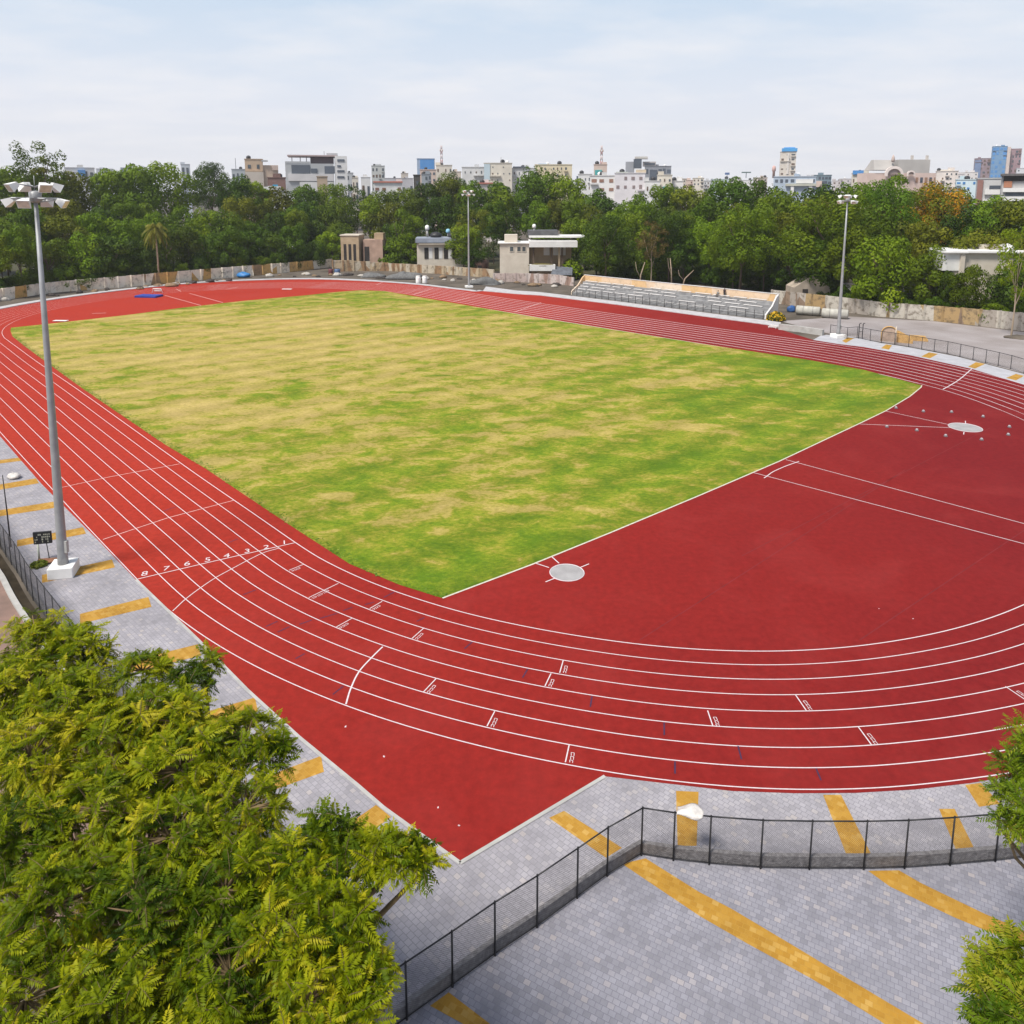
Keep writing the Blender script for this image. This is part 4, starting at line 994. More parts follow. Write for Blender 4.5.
# ------------------------------------------------------------------ things around the far side
def thing_at(name, px, py, label, cat, group=None, rz=0.0):
    p = G(px, py); return empty(name, (p.x, p.y, 0), label, cat, group, rz)
M_blue = mat('blue_vinyl', (.02, .045, .26), .5, .2, 1)
e = thing_at('landing_mat', 149, 297, 'flat blue landing mat lying on the far left of the track', 'mat', rz=R(-8))
MB().box((0, 0, .22), (5.4, 3.2, .44)).build('foam_pad', M_blue, e, bevel=.08); MB().box((0, 0, .463), (5.2, 3.0, .04)).build('top_cover', mat('blue_cover', (.03, .06, .33), .5), e, bevel=.015)
e = thing_at('high_jump_stand', 157.5, 293, 'white folded frame standing just behind the blue landing mat', 'frame')
m = MB(); m.tube([(-1.3, 0, 0), (-1.0, 0, 1.1), (.9, 0, 1.1), (1.3, 0, 0)], .09, 6); m.build('frame', M_white, e); MB().box((0, .3, .6), (1.9, .5, .5)).build('cushion', M_sack, e, bevel=.1)
for i, (x, y, w, l) in enumerate(((60.7, 321.3, 2.7, 'white board lying at the left end of the far grass edge'), (287, 289.6, 2.5, 'white board lying on the far track below the brown wall'))):
    e = thing_at('white_board', x, y, l, 'board', 'white boards lying on the track', R(-4)); MB().box((0, 0, .14), (w, .9, .08)).build('board', M_white, e, bevel=.02)
    for s in (-1, 1): MB().box((s * w * .35, 0, .05), (.12, .8, .1)).build('batten', M_conc, e)
for i, x in enumerate((418.3, 424.8)):
    e = thing_at('white_barrel', x, 283.5, 'white barrel standing before the rubble wall, ' + ('the left one' if i == 0 else 'the right one') + ' of the pair', 'barrel', 'white barrels by the rubble wall')
    MB().lathe([(.62, 0), (.7, .3), (.66, .9), (.7, 1.5), (.6, 2.0), (.5, 2.05)], n=14).build('drum', M_white, e); MB().lathe([(.62, 2.052), (.62, 2.14), (.3, 2.18)], n=14).build('lid', M_sack, e)
M_tarp = mat('tarp_blue', (.03, .17, .42), .5, .2, 2, .4, 5)
sack('blue_tarpaulin', 244, 277.5, (2.0, 1.3, .9), 'crumpled bright blue tarpaulin in front of the left boundary wall', 'tarpaulin', M_tarp, 4)
for i, (x, mt, w, l) in enumerate(((331, mat('maroon_sheet', (.13, .035, .04), .6), 1.6, 'maroon drum beside a blue one below the boundary wall'), (337.5, mat('blue_drum', (.08, .13, .24), .5), 1.9, 'faded blue drum beside the maroon one below the wall'))):
    e = thing_at('storage_drum', x, 275.2, l, 'drum'); MB().lathe([(w * .42, 0), (w * .46, .5), (w * .46, 1.4), (w * .42, 1.9)], n=14).build('drum', mt, e); MB().lathe([(w * .36, 1.902), (w * .36, 1.98)], n=14).build('lid', M_black, e)
M_grav = mat('dark_gravel', (.17, .17, .165), .95, .3, 2, .8, 6, c2=(.10, .10, .10))
for x, y, r_, l, s in ((405, 279, (5.2, 2.4, 1.9), 'dark grey gravel mound left of the white barrels', 1), (484, 284.5, (4.2, 2, 1.8), 'dark grey gravel mound right of the middle floodlight mast', 2), (372, 277, (3.5, 1.8, 1.2), 'greyish rubble mound below the tan ruin', 6)):
    p = G(x, y); o = MB().blob((0, 0, 0), r_, s, .2, 20, 12, zmin=0).build('gravel_mound', M_grav, loc=(p.x, p.y, 0)); tag(o, l, 'gravel mound')
# scattered rubble blocks along the foot of the walls
rr = random.Random(21); M_rub = [mat('rubble_dark', (.06, .05, .045), .95, .3, 2), mat('rubble_brown', (.22, .15, .09), .95, .3, 2), mat('rubble_pale', (.42, .39, .35), .95, .2, 2)]
for i in range(64):
    x = rr.uniform(2, 560); yb = T(x, [0, 50, 127, 206, 276, 333, 440, 560], [301.5, 294.5, 288.5, 281.5, 276, 275, 278.5, 286]); p = G(x, yb + rr.uniform(-.6, 2.2)); k = rr.choice((0, 0, 1, 1, 2)); s = rr.uniform(.4, 1.15)
    o = MB().blob((0, 0, s * .25), (s * rr.uniform(.8, 1.6), s * .8, s * .6), i, .3, 9, 6, zmin=0).build('rubble_block', M_rub[k], loc=(p.x, p.y, 0))
    l = min(LAND, key=lambda q: abs(q[0] - x))[1].replace('behind ', 'on the track side of ').replace('above ', 'below ').replace('below the dark', 'beneath the dark')
    tag(o, f"{['blackish', 'brown', 'pale'][k]} {'large' if s > .8 else 'small'} rubble block at the wall foot, {l}", 'rubble', 'rubble along the foot of the walls')
# covers rolled up beside the grandstand
for i, (x0, x1, y, l) in enumerate(((796, 820, 315, 'long grey rolled cover lying next to the blue barrel'), (821.5, 848, 318, 'long grey rolled cover with rounded end behind the right mast'))):
    a, b = G(x0, y - .6), G(x1, y + 1.2); v = b - a; e = empty('rolled_cover', (a.x, a.y, 0), l, 'rolled cover', 'rolled covers')
    m = MB(); m.tube([(0, 0, .95), (v.x * .02, v.y * .02, .95), (v.x * .97, v.y * .97, .95), (v.x, v.y, .95)], [.7, .93, .93, .7], 16); m.build('roll', mat('cover_grey', (.40, .385, .34), .8, .2, 1.2), e)
    m = MB()
    for t in (.3, .7): m.tube([(v.x * t, v.y * t, .95), (v.x * (t + .015), v.y * (t + .015), .95)], .955, 16)
    m.build('strap', M_rough, e)
sack('blue_barrel', 791, 312, (.9, .7, .75), 'blue plastic bundle at the left end of the rolled covers', 'bundle', mat('blue_plastic', (.03, .09, .25), .5), 8)
M_flower = leafmat('yellow_flower', [(0, (.04, .07, .012)), (.45, (.08, .11, .015)), (.55, (.55, .34, .02)), (1, (.65, .42, .03))], .25, 0, 0)
clump('flowering_bush', 776, 320.5, 1.7, 1.75, 900, 'low bush covered in yellow flowers at the right end of the grandstand', 'bush', M_flower, .34)
e = thing_at('white_box', 858.5, 313.5, 'small white box on a dark post against the weathered wall', 'box'); MB().tube([(0, 0, 0), (0, 0, 1.0)], .06, 6).build('post', M_black, e); MB().box((0, 0, 1.4), (.9, .5, .75)).build('box', M_white, e, bevel=.05)
e = thing_at('hurdle_stack', 772, 328.5, 'white stacked hurdles lying on the track beside the low concrete wall', 'hurdles', rz=R(-40))
for i in range(3): m = MB(); m.box((i * .12, i * .3, .28 + .13 * i), (1.5, .09, .1)); m.tube([(-.65 + i * .12, i * .3, .0), (-.65 + i * .12, i * .3, .3 + .13 * i)], .04, 6); m.tube([(.65 + i * .12, i * .3, .0), (.65 + i * .12, i * .3, .3 + .13 * i)], .04, 6); m.build('hurdle_frame', M_white, e)
# ochre arch and post in the lot
e = thing_at('timber_arch', 889, 341.6, 'ochre arched hut frame standing in the lot behind the mesh fence', 'hut', rz=R(-32)); e.scale = (.8, .8, .85)
M_och = mat('ochre_board', (.50, .30, .11), .85, .25, 1.5)
arc = [(-1.5 * math.cos(t), 1.7 + 1.3 * math.sin(t)) for t in np.linspace(0, math.pi, 13)]; pf = [(-1.5, 0)] + arc + [(1.5, 0)]
n = len(pf); m = MB(); m.add([(x, -.1, z) for x, z in pf] + [(x, .1, z) for x, z in pf], [tuple(range(n)), tuple(range(2 * n - 1, n - 1, -1))] + [(i, n + i, n + (i + 1) % n, (i + 1) % n) for i in range(n)]); m.build('arch_panel', mat('arch_grey', (.36, .27, .21), .9, .3, 1), e)
m = MB(); m.tube([(x, -.16, z) for x, z in pf], .12, 7); m.build('arch_rim', M_och, e)
m = MB(); m.add([(1.5, -.1, 0), (4.4, -.1, 0), (4.4, -.1, 1.1), (1.5, -.1, 2.4), (1.5, .1, 0), (4.4, .1, 0), (4.4, .1, 1.1), (1.5, .1, 2.4)], [(0, 1, 2, 3), (7, 6, 5, 4), (0, 4, 5, 1), (1, 5, 6, 2), (2, 6, 7, 3), (3, 7, 4, 0)]); m.build('side_panel', M_och, e)
p = G(895, 344); o = MB().tube([(0, 0, 0), (0, 0, 2.9)], [.1, .08], 7).build('timber_post', mat('pale_timber', (.52, .45, .36), .8), loc=(p.x, p.y, 0)); tag(o, 'pale bare timber post in front of the ochre arch', 'post')
e = thing_at('timber_pile', 917, 340.5, 'flat pile of ochre boards right of the ochre arch', 'timber pile', rz=R(-25))
for i in range(3): MB().box((0, .0, .16 + i * .26), (3.2 - .4 * i, 1.2, .24)).build('board', M_och, e)

# ------------------------------------------------------------------ nearer houses
M_cream = mat('cream_plaster', (.62, .56, .47), .85, .12, .5, c2=(.52, .46, .38)); M_tan = mat('tan_plaster', (.46, .35, .23), .9, .2, .4, c2=(.34, .25, .16))
M_roofw = mat('white_roof', (.70, .69, .67), .7, .1, .4); M_roofg = mat('grey_blue_roof', (.27, .30, .36), .6, .15, .6); M_tank = mat('black_tank', (.03, .03, .033), .5)
def house_at(name, px, Y, label, rz=0.0):
    X = XAT(px, Y, 3); e = empty(name, (X, Y, 0), label, 'house', rz=rz); return e
def part(e, name, c, size, m_, rz=0.0, bevel=0.0): return MB().box(c, size, rz).build(name, m_, e, bevel=bevel)
def window(e, x, y, z, w, h, face='y', frame=M_cream):
    dpt = .12
    f = MB()
    if face == 'y':
        f.box((x, y, z + h / 2 + .06), (w + .24, dpt * 2, .12)); f.box((x, y, z - h / 2 - .06), (w + .24, dpt * 2, .12)); f.box((x - w / 2 - .06, y, z), (.12, dpt * 2, h)); f.box((x + w / 2 + .06, y, z), (.12, dpt * 2, h))
        o = f.build('window', frame, e); MB().box((x, y, z), (w, dpt, h)).build('pane', M_glass, o)
    else:
        f.box((x, y, z + h / 2 + .06), (dpt * 2, w + .24, .12)); f.box((x, y, z - h / 2 - .06), (dpt * 2, w + .24, .12)); f.box((x, y - w / 2 - .06, z), (dpt * 2, .12, h)); f.box((x, y + w / 2 + .06, z), (dpt * 2, .12, h))
        o = f.build('window', frame, e); MB().box((x, y, z), (dpt, w, h)).build('pane', M_glass, o)
# tan ruin
Y = 246; e = house_at('tan_house', 361, Y, 'tan half-ruined house with tall openings behind the rubble wall', R(-6)); q = lambda y: AT(361, y, Y).z
z1 = q(236)
part(e, 'wall', (-3.6, 3, z1 / 2), (6.0, 6, z1), M_tan); part(e, 'wing', (3.6, 4, z1 * .44), (6.5, 5, z1 * .88), mat('pink_plaster', (.38, .26, .20), .9, .2, .5)); part(e, 'parapet', (-3.6, 3, z1 + .2), (6.4, 6.4, .38), M_cream)
for x in (-5.2, -3.6, -2.0): part(e, 'opening', (x, -.02, z1 * .5), (.9, .1, z1 * .5), M_dark)
part(e, 'opening', (1.6, 1.48, z1 * .42), (1.6, .1, z1 * .5), M_dark); part(e, 'roof_block', (5.2, 4.5, z1 * .98), (3.0, 3, z1 * .19), M_tan)
# cream house with tanks
Y = 243; e = house_at('cream_house', 441, Y, 'cream single-storey house with grey-blue roof and black water tanks', R(4)); q = lambda y: AT(441, y, Y).z
z0 = q(243); zr = q(237.5)
part(e, 'wall', (0, 4, z0 / 2), (15.2, 8, z0), M_cream); part(e, 'roof', (0, 3.6, (z0 + zr) / 2), (15.9, 9.4, (zr - z0) * .8), M_roofg); part(e, 'eave_band', (0, -.55, z0 - .25), (13.9, 1.0, .3), M_cream)
for x in (-4.6, -1.4, 1.6, 4.3): part(e, 'opening', (x, -.03, z0 * .62), (1.3, .14, z0 * .42), M_dark); part(e, 'shutter', (x + 1.35, -.02, z0 * .62), (1.1, .1, z0 * .40), M_roofw)
for x in (-1.6, 4.2):
    o = MB().lathe([(1.7, 0), (2.0, .25), (1.9, .8), (1.2, 1.4), (.3, 1.65)], (x, 4, zr - .02), 14).build('tank', M_tank, e)
tz = q(229)
MB().lathe([(.6, 0), (.7, .4), (.65, 1.2), (.2, 1.5)], (-4.4, 4.5, tz - .4), 12).build('tank', M_white, e); MB().tube([(-4.4, 4.5, zr - .2), (-4.4, 4.5, tz - .3)], .35, 7).build('tank_stand', M_conc, e)
MB().lathe([(.6, 0), (.75, .4), (.6, 1.1), (.2, 1.3)], (2.3, 5.2, zr + 1.2), 12).build('tank', mat('light_blue_tank', (.25, .50, .66), .5), e); MB().tube([(2.3, 5.2, zr - .2), (2.3, 5.2, zr + 1.25)], .3, 7).build('tank_stand', M_conc, e)
# cream villa
Y = 216; e = house_at('cream_villa', 540, Y, 'cream villa with white flat roofs, three square windows and pillared porch'); q = lambda y: AT(540, y, Y).z; px1 = lambda x: (x - 540) * Y * CP / F * 1.02
zl = q(243.5); zm = q(239); xl, xr = px1(500), px1(529)
part(e, 'wall', ((xl + xr) / 2, 4, zl / 2), (xr - xl, 8, zl), M_cream); part(e, 'roof', ((xl + xr) / 2 - .1, 3.9, zl + .12), (xr - xl + .9, 8.8, .24), M_roofw)
part(e, 'roof_block', (px1(511), 3.5, (zl + q(235.5)) / 2 + .12), (px1(518) - px1(505), 4, q(235.5) - zl - .02), M_cream)
for x in (511.7, 519, 524): window(e, px1(x), -.02, q(249), .95, 1.3)
xw0, xw1 = px1(529.3), px1(572)
part(e, 'porch_wall', ((xw0 + xw1) / 2, 6, q(247) / 2), (xw1 - xw0, 5, q(247)), M_tan); part(e, 'porch_roof', ((xw0 + xw1) / 2 + .6, 2.8, (q(247) + q(241)) / 2 + .05), (xw1 - xw0 + 1.4, 9, q(241) - q(247)), M_roofw)
part(e, 'upper_roof', (px1(557), 4.8, q(237)), (px1(585) - px1(529), 7, .5), M_roofw); part(e, 'roof_wall', (px1(543), 5.5, (q(232) + q(237)) / 2 + .3), (px1(557) - px1(527), 5, q(232) - q(237)), mat('dark_roof_gear', (.10, .10, .105), .7, .3, .6))
for x in (533.5, 551.5, 559, 562): part(e, 'pillar', (px1(x), .2, q(247) / 2), (.55, .55, q(247)), M_bark if x != 559 else M_tan)
for x in (547, 556.5, 563.3): part(e, 'door_panel', (px1(x), 3.42, q(252)), (1.7, .12, 2.4), M_roofw)
part(e, 'planter', (px1(542), -2.2, q(267.5) + .2), (7.2, 2.0, 1.7), M_roofw); MB().blob((px1(542), -2.2, q(264.5)), (3.6, 1.0, .5), 3, .2).build('planter_soil', mat('planter_green', (.12, .10, .03), .95, .4, 3), e)
MB().lathe([(.5, 0), (.55, .5), (.5, 1.0), (.15, 1.2)], (px1(534.5), 5, q(229)), 12).build('tank', M_white, e); MB().tube([(px1(534.5), 5, q(236)), (px1(534.5), 5, q(229) + .05)], .3, 7).build('tank_stand', M_conc, e)
p = G(560, 275); clump('climbing_plant', 571, 279, 3.4, 6.0, 1500, 'leafy climbing plant covering the right end of the cream villa', 'plant', LM['bright'], .55)
e = empty('tarp_shelter', G(561, 281), 'dark grey tarpaulin shelter between the cream villa and grandstand', 'shelter')
m = MB(); m.add([(-3, -1.5, 1.9), (3, -1.5, 1.9), (3.4, 2.5, 3.6), (-2, 2.5, 3.9), (-3, -1.5, 1.8), (3, -1.5, 1.8), (3.4, 2.5, 3.5), (-2, 2.5, 3.8)], [(0, 1, 2, 3), (7, 6, 5, 4), (0, 4, 5, 1), (1, 5, 6, 2), (2, 6, 7, 3), (3, 7, 4, 0)]); m.build('tarpaulin', mat('tarp_grey', (.11, .12, .14), .7, .3, 1), e)
for x, y, z in ((-2.8, -1.4, 1.8), (2.8, -1.4, 1.8), (3.1, 2.3, 3.4), (-1.9, 2.3, 3.7)): MB().tube([(x, y, 0), (x, y, z)], .08, 6).build('pole', M_bark, e)
# brown brick hut between the houses
e = house_at('brick_hut', 480, 236, 'small rounded reddish-brown hut between cream house and villa'); MB().lathe([(2.6, 0), (2.7, 2.6), (2.2, 3.7), (1.2, 4.4), (.3, 4.7)], n=14).build('wall', mat('hut_brown', (.17, .10, .075), .9, .3, 1), e); part(e, 'opening', (0, -2.62, 1.2), (1.2, .3, 2.2), M_dark)
# white flat-roofed house at right
Y = 147; e = house_at('white_house', 985, Y, 'white flat-roofed house behind the weathered wall at right', R(-4)); q = lambda y: AT(985, y, Y).z; px1 = lambda x: (x - 985) * Y * CP / F * 1.01
zt = q(253); 
part(e, 'wall', (px1(1008), 5, zt / 2), (px1(1075) - px1(962), 9, zt - .02), M_cream); part(e, 'roof', (px1(1008), 4.8, zt + .16), (px1(1077) - px1(960), 10, .34), M_roofw)
part(e, 'wing', (px1(951), 3.2, (zt + q(271)) / 2), (px1(962) - px1(941), 6, zt - q(271)), mat('grey_white_plaster', (.66, .65, .62), .85, .1, .6)); part(e, 'wing_roof', (px1(951.5), 3.0, zt + .13), (px1(963) - px1(939.5), 7, .3), M_roofw)
part(e, 'wing_base', (px1(953), 4.6, q(271) / 2), (px1(962) - px1(944), 3, q(271) - .02), M_dark); part(e, 'pilaster', (px1(959), .1, zt / 2), (.8, .6, zt), M_cream)
part(e, 'door', (px1(998), .46, q(302)), (2.3, .14, 1.6), mat('red_brown_door', (.22, .06, .04), .7)); window(e, px1(999), .48, q(290), 1.8, 2.0)
MB().lathe([(1.3, 0), (1.4, .5), (.9, 1.0), (.2, 1.2)], (px1(1014), 5, zt + .33), 14).build('tank', M_white, e)
part(e, 'roof_block', (px1(1002), 7, zt + .8), (4.5, 2.5, .95), M_cream)
e = house_at('tin_shed', 1012, 178, 'long low pinkish-roofed shed among trees above the white house'); part(e, 'wall', (0, 2, AT(1012, 239, 178).z / 2), (7, 4, AT(1012, 239, 178).z), M_tan); part(e, 'roof', (0, 1.8, AT(1012, 235, 178).z), (8, 5, .8), mat('pale_tin', (.55, .50, .50), .5))
e = house_at('dark_shed', 880, 158, 'low dark shed with tin roof under the trees behind the weathered wall'); zz = AT(880, 288, 158).z
part(e, 'wall', (0, 2, zz * .42), (11, 4, zz * .84), M_dark); m = MB(); m.add([(-6, -.6, zz * .8), (6, -.6, zz * .8), (6, 4.5, zz * 1.12), (-6, 4.5, zz * 1.12), (-6, -.6, zz * .8 - .1), (6, -.6, zz * .8 - .1), (6, 4.5, zz * 1.12 - .1), (-6, 4.5, zz * 1.12 - .1)], [(0, 1, 2, 3), (7, 6, 5, 4), (0, 4, 5, 1), (1, 5, 6, 2), (2, 6, 7, 3), (3, 7, 4, 0)]); m.build('roof', mat('tin_grey', (.30, .27, .27), .5, .25, .7), e)
e = house_at('gable_hut', 812, 166, 'beige gabled hut half hidden under the huge spreading tree'); zz = AT(812, 276, 166).z; m = MB(); m.prism([(-4, 0), (4, 0), (4, 5), (-4, 5)], 0, zz * .6); m.add([(-4, 0, zz * .6), (4, 0, zz * .6), (0, 0, zz), (-4, 5, zz * .6), (4, 5, zz * .6), (0, 5, zz)], [(0, 1, 2), (5, 4, 3), (0, 2, 5, 3), (1, 4, 5, 2)]); m.build('wall', mat('beige_plaster', (.36, .30, .24), .9, .2, .5), e); part(e, 'opening', (-1.5, -.03, zz * .3), (1.2, .1, zz * .5), M_dark)

# ------------------------------------------------------------------ skyline
BM = {}
def bmat(c):
    k = tuple(round(x, 3) for x in c)
    if k not in BM: BM[k] = mat('facade_%02d' % len(BM), c, .85, .1, .12)
    return BM[k]
W_, CR, PK, GY, BG, TN = (.66, .65, .64), (.62, .57, .49), (.56, .44, .38), (.42, .43, .44), (.52, .46, .40), (.50, .37, .26)
DG, BL, TL, MR = (.10, .12, .15), (.05, .20, .48), (.10, .38, .40), (.25, .13, .13)
rq = random.Random(77); M_brownwin = mat('brown_window', (.13, .085, .06), .8)
def building(name, label, x0, x1, yt, Y, c, cols=4, rows=3, dep=14, win=(.45, .5), wm=None, parapet=True, yaw=None, extra=None, yrow=None):
    tp = AT((x0 + x1) / 2, yt, Y); ht = tp.z; xa, xb = XAT(x0, Y, ht), XAT(x1, Y, ht); w = xb - xa
    yaw = -math.atan2((xa + xb) / 2, Y) * .92
    e = empty(name, ((xa + xb) / 2, Y, 0), label, 'building', rz=yaw)
    MB().box((0, dep / 2, ht / 2), (w, dep, ht)).build('wall', bmat(c), e)
    if parapet: MB().box((0, dep / 2, ht + .25), (w + .5, dep + .5, .5)).build('roof', bmat(tuple(k * .82 for k in c)), e)
    zb = AT((x0 + x1) / 2, yrow or (yt + 26), Y).z; fh = (ht - zb) / rows
    for r_ in range(rows):
        for k in range(cols):
            if cols * rows > 3 and rq.random() < .22: continue
            ww = w / cols; big = rq.random() < .2
            MB().box((-w / 2 + ww * (k + .5 + rq.uniform(-.1, .1)), -.04, ht - fh * (r_ + .55)), (ww * win[0] * rq.uniform(.8, 1.5 if big else 1.15), .3, fh * win[1] * rq.uniform(.8, 1.3 if big else 1.1))).build('window', wm or (M_glass if rq.random() < .6 else M_brownwin), e)
            if big: MB().box((-w / 2 + ww * (k + .5), -.7, ht - fh * (r_ + .9)), (ww * .9, 1.3, .8)).build('balcony', bmat(tuple(x * .9 for x in c)), e)
    if parapet and cols > 1:
        for k in range(rq.choice((1, 2, 2, 3))):
            kk = rq.uniform(.75, 1.05); xx = rq.uniform(-.4, .4) * w; q_ = rq.random(); s_ = rq.uniform(.9, 1.5)
            if q_ < .5: MB().lathe([(s_, 0), (s_ * 1.05, s_), (s_ * .5, s_ * 1.5), (.1, s_ * 1.6)], (xx, dep * rq.uniform(.2, .6), ht + .5), 10).build('roof_tank', M_tank if rq.random() < .6 else M_white, e)
            else: MB().box((xx, dep * rq.uniform(.3, .6), ht + .5 + s_ * .7), (s_ * rq.uniform(2, 3.4), 3, s_ * 1.4)).build('roof_hut', bmat(tuple(x * kk for x in c)), e)
    if extra:
        for (nm, ex0, ex1, ey0, ey1, ec, dy) in extra:
            z0, z1 = AT((x0 + x1) / 2, ey1, Y).z, AT((x0 + x1) / 2, ey0, Y).z
            a, b = XAT(ex0, Y, z1) - (xa + xb) / 2, XAT(ex1, Y, z1) - (xa + xb) / 2
            MB().box(((a + b) / 2, dy[0] + (dy[1] - dy[0]) / 2, (z0 + z1) / 2), (b - a, dy[1] - dy[0], z1 - z0)).build(nm, ec if not isinstance(ec, tuple) else bmat(ec), e)
    return e
Bd = building
M_blueglass = mat('blue_glass', (.06, .22, .50), .2, .3, .05, spec=.6); M_dglass = mat('dark_glass', (.07, .085, .11), .2, .35, .06, spec=.6); M_teal = mat('teal_sheet', (.06, .34, .34), .6)
Bd('white_building', 'white low building with a bright blue tank right of the tall airy tree', 66, 92, 168, 560, W_, 5, 2, extra=[('tank', 78, 84.5, 170, 176, M_blueglass, (-3, 0))])
Bd('far_building', 'pale far-off roof just right of the building with blue tank', 97, 112, 169, 900, (.60, .61, .64), 3, 2)
Bd('far_building', 'bluish far block on the skyline left of the dome-shaped tree', 121, 131, 168, 800, (.40, .44, .52), 3, 2)
Bd('far_building', 'thin flat far roof between bluish block and water frame', 138, 147, 168.5, 900, (.55, .56, .60), 3, 2)
Bd('water_tower', 'pale framed water tower on the skyline left of the dome-shaped tree', 181, 189, 164.5, 700, (.55, .58, .62), 2, 2)
Bd('far_building', 'dark flat far roof at the left foot of the peach building', 232, 247, 169.5, 620, (.40, .43, .45), 4, 2, extra=[('antenna', 235.1, 235.6, 158, 170, (.2, .2, .22), (2, 2.5))])
Bd('peach_building', 'peach stepped building left of the grey office block', 245, 262, 159.5, 520, TN, 2, 2, 12, (.25, .3), extra=[('wing', 262, 277, 165, 190, (.56, .43, .33), (1, 11)), ('sign', 271, 277, 165, 170, PK, (.2, .9)), ('canopy', 261, 267, 160, 161.5, GY, (-1, 4)), ('lower_wall', 246, 263, 172, 190, BG, (-1.5, -.1))])
Bd('office_block', 'grey multistorey office block with open roof terrace and white stair tower', 286, 333, 163.5, 480, GY, 1, 1, 22, (.01, .01), yaw=0, parapet=False, extra=[('glass_front', 292, 310, 165, 173.5, M_dglass, (-.3, 0)), ('glass_front', 324, 334, 166, 173.5, M_dglass, (-.3, 0)), ('window', 311, 317, 168.5, 173, M_dglass, (-.4, 0)), ('terrace_roof', 288, 336, 155, 156.4, (.42, .33, .32), (-1, 20)), ('terrace_wall', 310, 333, 156.4, 163.4, (.16, .12, .13), (3, 18)), ('terrace_column', 292, 292.8, 156.4, 163.4, (.3, .25, .25), (.2, .7)), ('terrace_column', 300, 300.8, 156.4, 163.4, (.3, .25, .25), (.2, .7)), ('terrace_column', 306, 306.8, 156.4, 163.4, (.3, .25, .25), (.2, .7)), ('terrace_rail', 286, 310, 161.5, 163.4, GY, (-.2, 0)), ('stair_tower', 334, 346, 155.8, 195, W_, (-1.5, 18)), ('roof_hut', 326, 337, 152.5, 154.9, GY, (5, 12)), ('antenna', 323.3, 323.8, 150.5, 155, (.2, .2, .22), (6, 6.5)), ('balcony', 336.5, 343.5, 159, 161.4, M_dglass, (-1.8, -1.45)), ('balcony', 336.5, 340, 165, 167, M_dglass, (-1.8, -1.45)), ('balcony', 336.5, 343.5, 170, 172, M_dglass, (-1.8, -1.45)), ('balcony', 336.5, 343.5, 176, 178, M_dglass, (-1.8, -1.45)), ('white_storey', 289, 333, 174, 181, (.58, .56, .56), (-1, -.05)), ('white_storey', 300, 333, 182, 192, (.60, .59, .58), (-1, -.05)), ('window', 328, 330, 184, 187, M_dglass, (-1.3, -1)), ('window', 331, 333, 184, 187, M_dglass, (-1.3, -1))])
Bd('beige_tower', 'narrow beige block standing in front of the grey office block', 317, 327, 177, 400, (.40, .31, .23), 1, 1, 8, (.1, .2))
Bd('brown_building', 'low reddish-brown roof left of the grey office block', 268, 285, 178, 430, (.22, .13, .11), 3, 1, 10, (.1, .2))
Bd('white_shed', 'long white roof with blue tank below the peach building', 257, 297, 191, 330, W_, 6, 1, 12, (.1, .1), yrow=215, extra=[('tank', 272.5, 277.5, 184.5, 190.5, mat('teal_tank', (.05, .28, .45), .5), (4, 6))])
Bd('far_building', 'small cream far house between office block and grey-green tower', 352, 358, 178, 620, CR, 2, 2)
Bd('far_building', 'greyish far houses at the right foot of the office block', 346, 353, 173, 800, GY, 2, 3)
Bd('far_building', 'white domed far house left of the grey-green tower', 361, 370, 177.5, 640, W_, 2, 1, extra=[('dome', 363.5, 367.5, 175.6, 177, W_, (3, 8))])
Bd('grey_tower', 'pale grey-green tower block on the skyline', 371.5, 384.5, 166, 800, (.46, .47, .45), 4, 4, 16, (.6, .4), extra=[('roof_hut', 373, 381, 164, 166, GY, (3, 10))])
Bd('far_building', 'small beige far block right of the grey-green tower', 401, 408, 173.5, 850, BG, 3, 2)
Bd('far_building', 'dim long far roofs between grey-green tower and blue glass building', 385, 413, 178.5, 760, (.45, .44, .46), 7, 1)
Bd('colonnade_building', 'white arcaded building with red roof edge above the trees', 374, 402, 183, 360, W_, 4, 1, 12, (.45, .3), wm=mat('arcade_brown', (.22, .12, .09), .8), yrow=194, extra=[('roof_edge', 373.5, 402.5, 181.2, 182.6, (.48, .18, .14), (-.6, 12))])
Bd('blue_glass_building', 'building with bright blue glass front left of the left red telecom mast', 417, 434.5, 159, 620, (.30, .38, .50), 1, 1, 14, (.02, .02), extra=[('glass_front', 420, 434, 159.6, 169.6, M_blueglass, (-.4, -.02))])
Bd('dark_block', 'dark narrow block under the blue glass building', 413.5, 420, 175.5, 400, (.07, .065, .06), 1, 2, 8, (.3, .3))
Bd('pink_building', 'pink and cream balconied building right of the blue glass building', 420, 436, 170, 540, PK, 4, 4, 12, (.5, .35))
Bd('grey_building', 'grey mesh-fronted block below the blue glass building', 421.5, 431, 174.5, 480, (.28, .31, .34), 3, 4, 10, (.6, .5))
Bd('cream_building', 'cream building at the foot of the left red telecom mast', 436, 452, 165.5, 560, CR, 4, 3, 12, (.3, .35))
Bd('cream_building', 'small cream house right of the left red telecom mast', 452, 461, 172, 560, (.58, .50, .42), 3, 2, 10, (.3, .35))
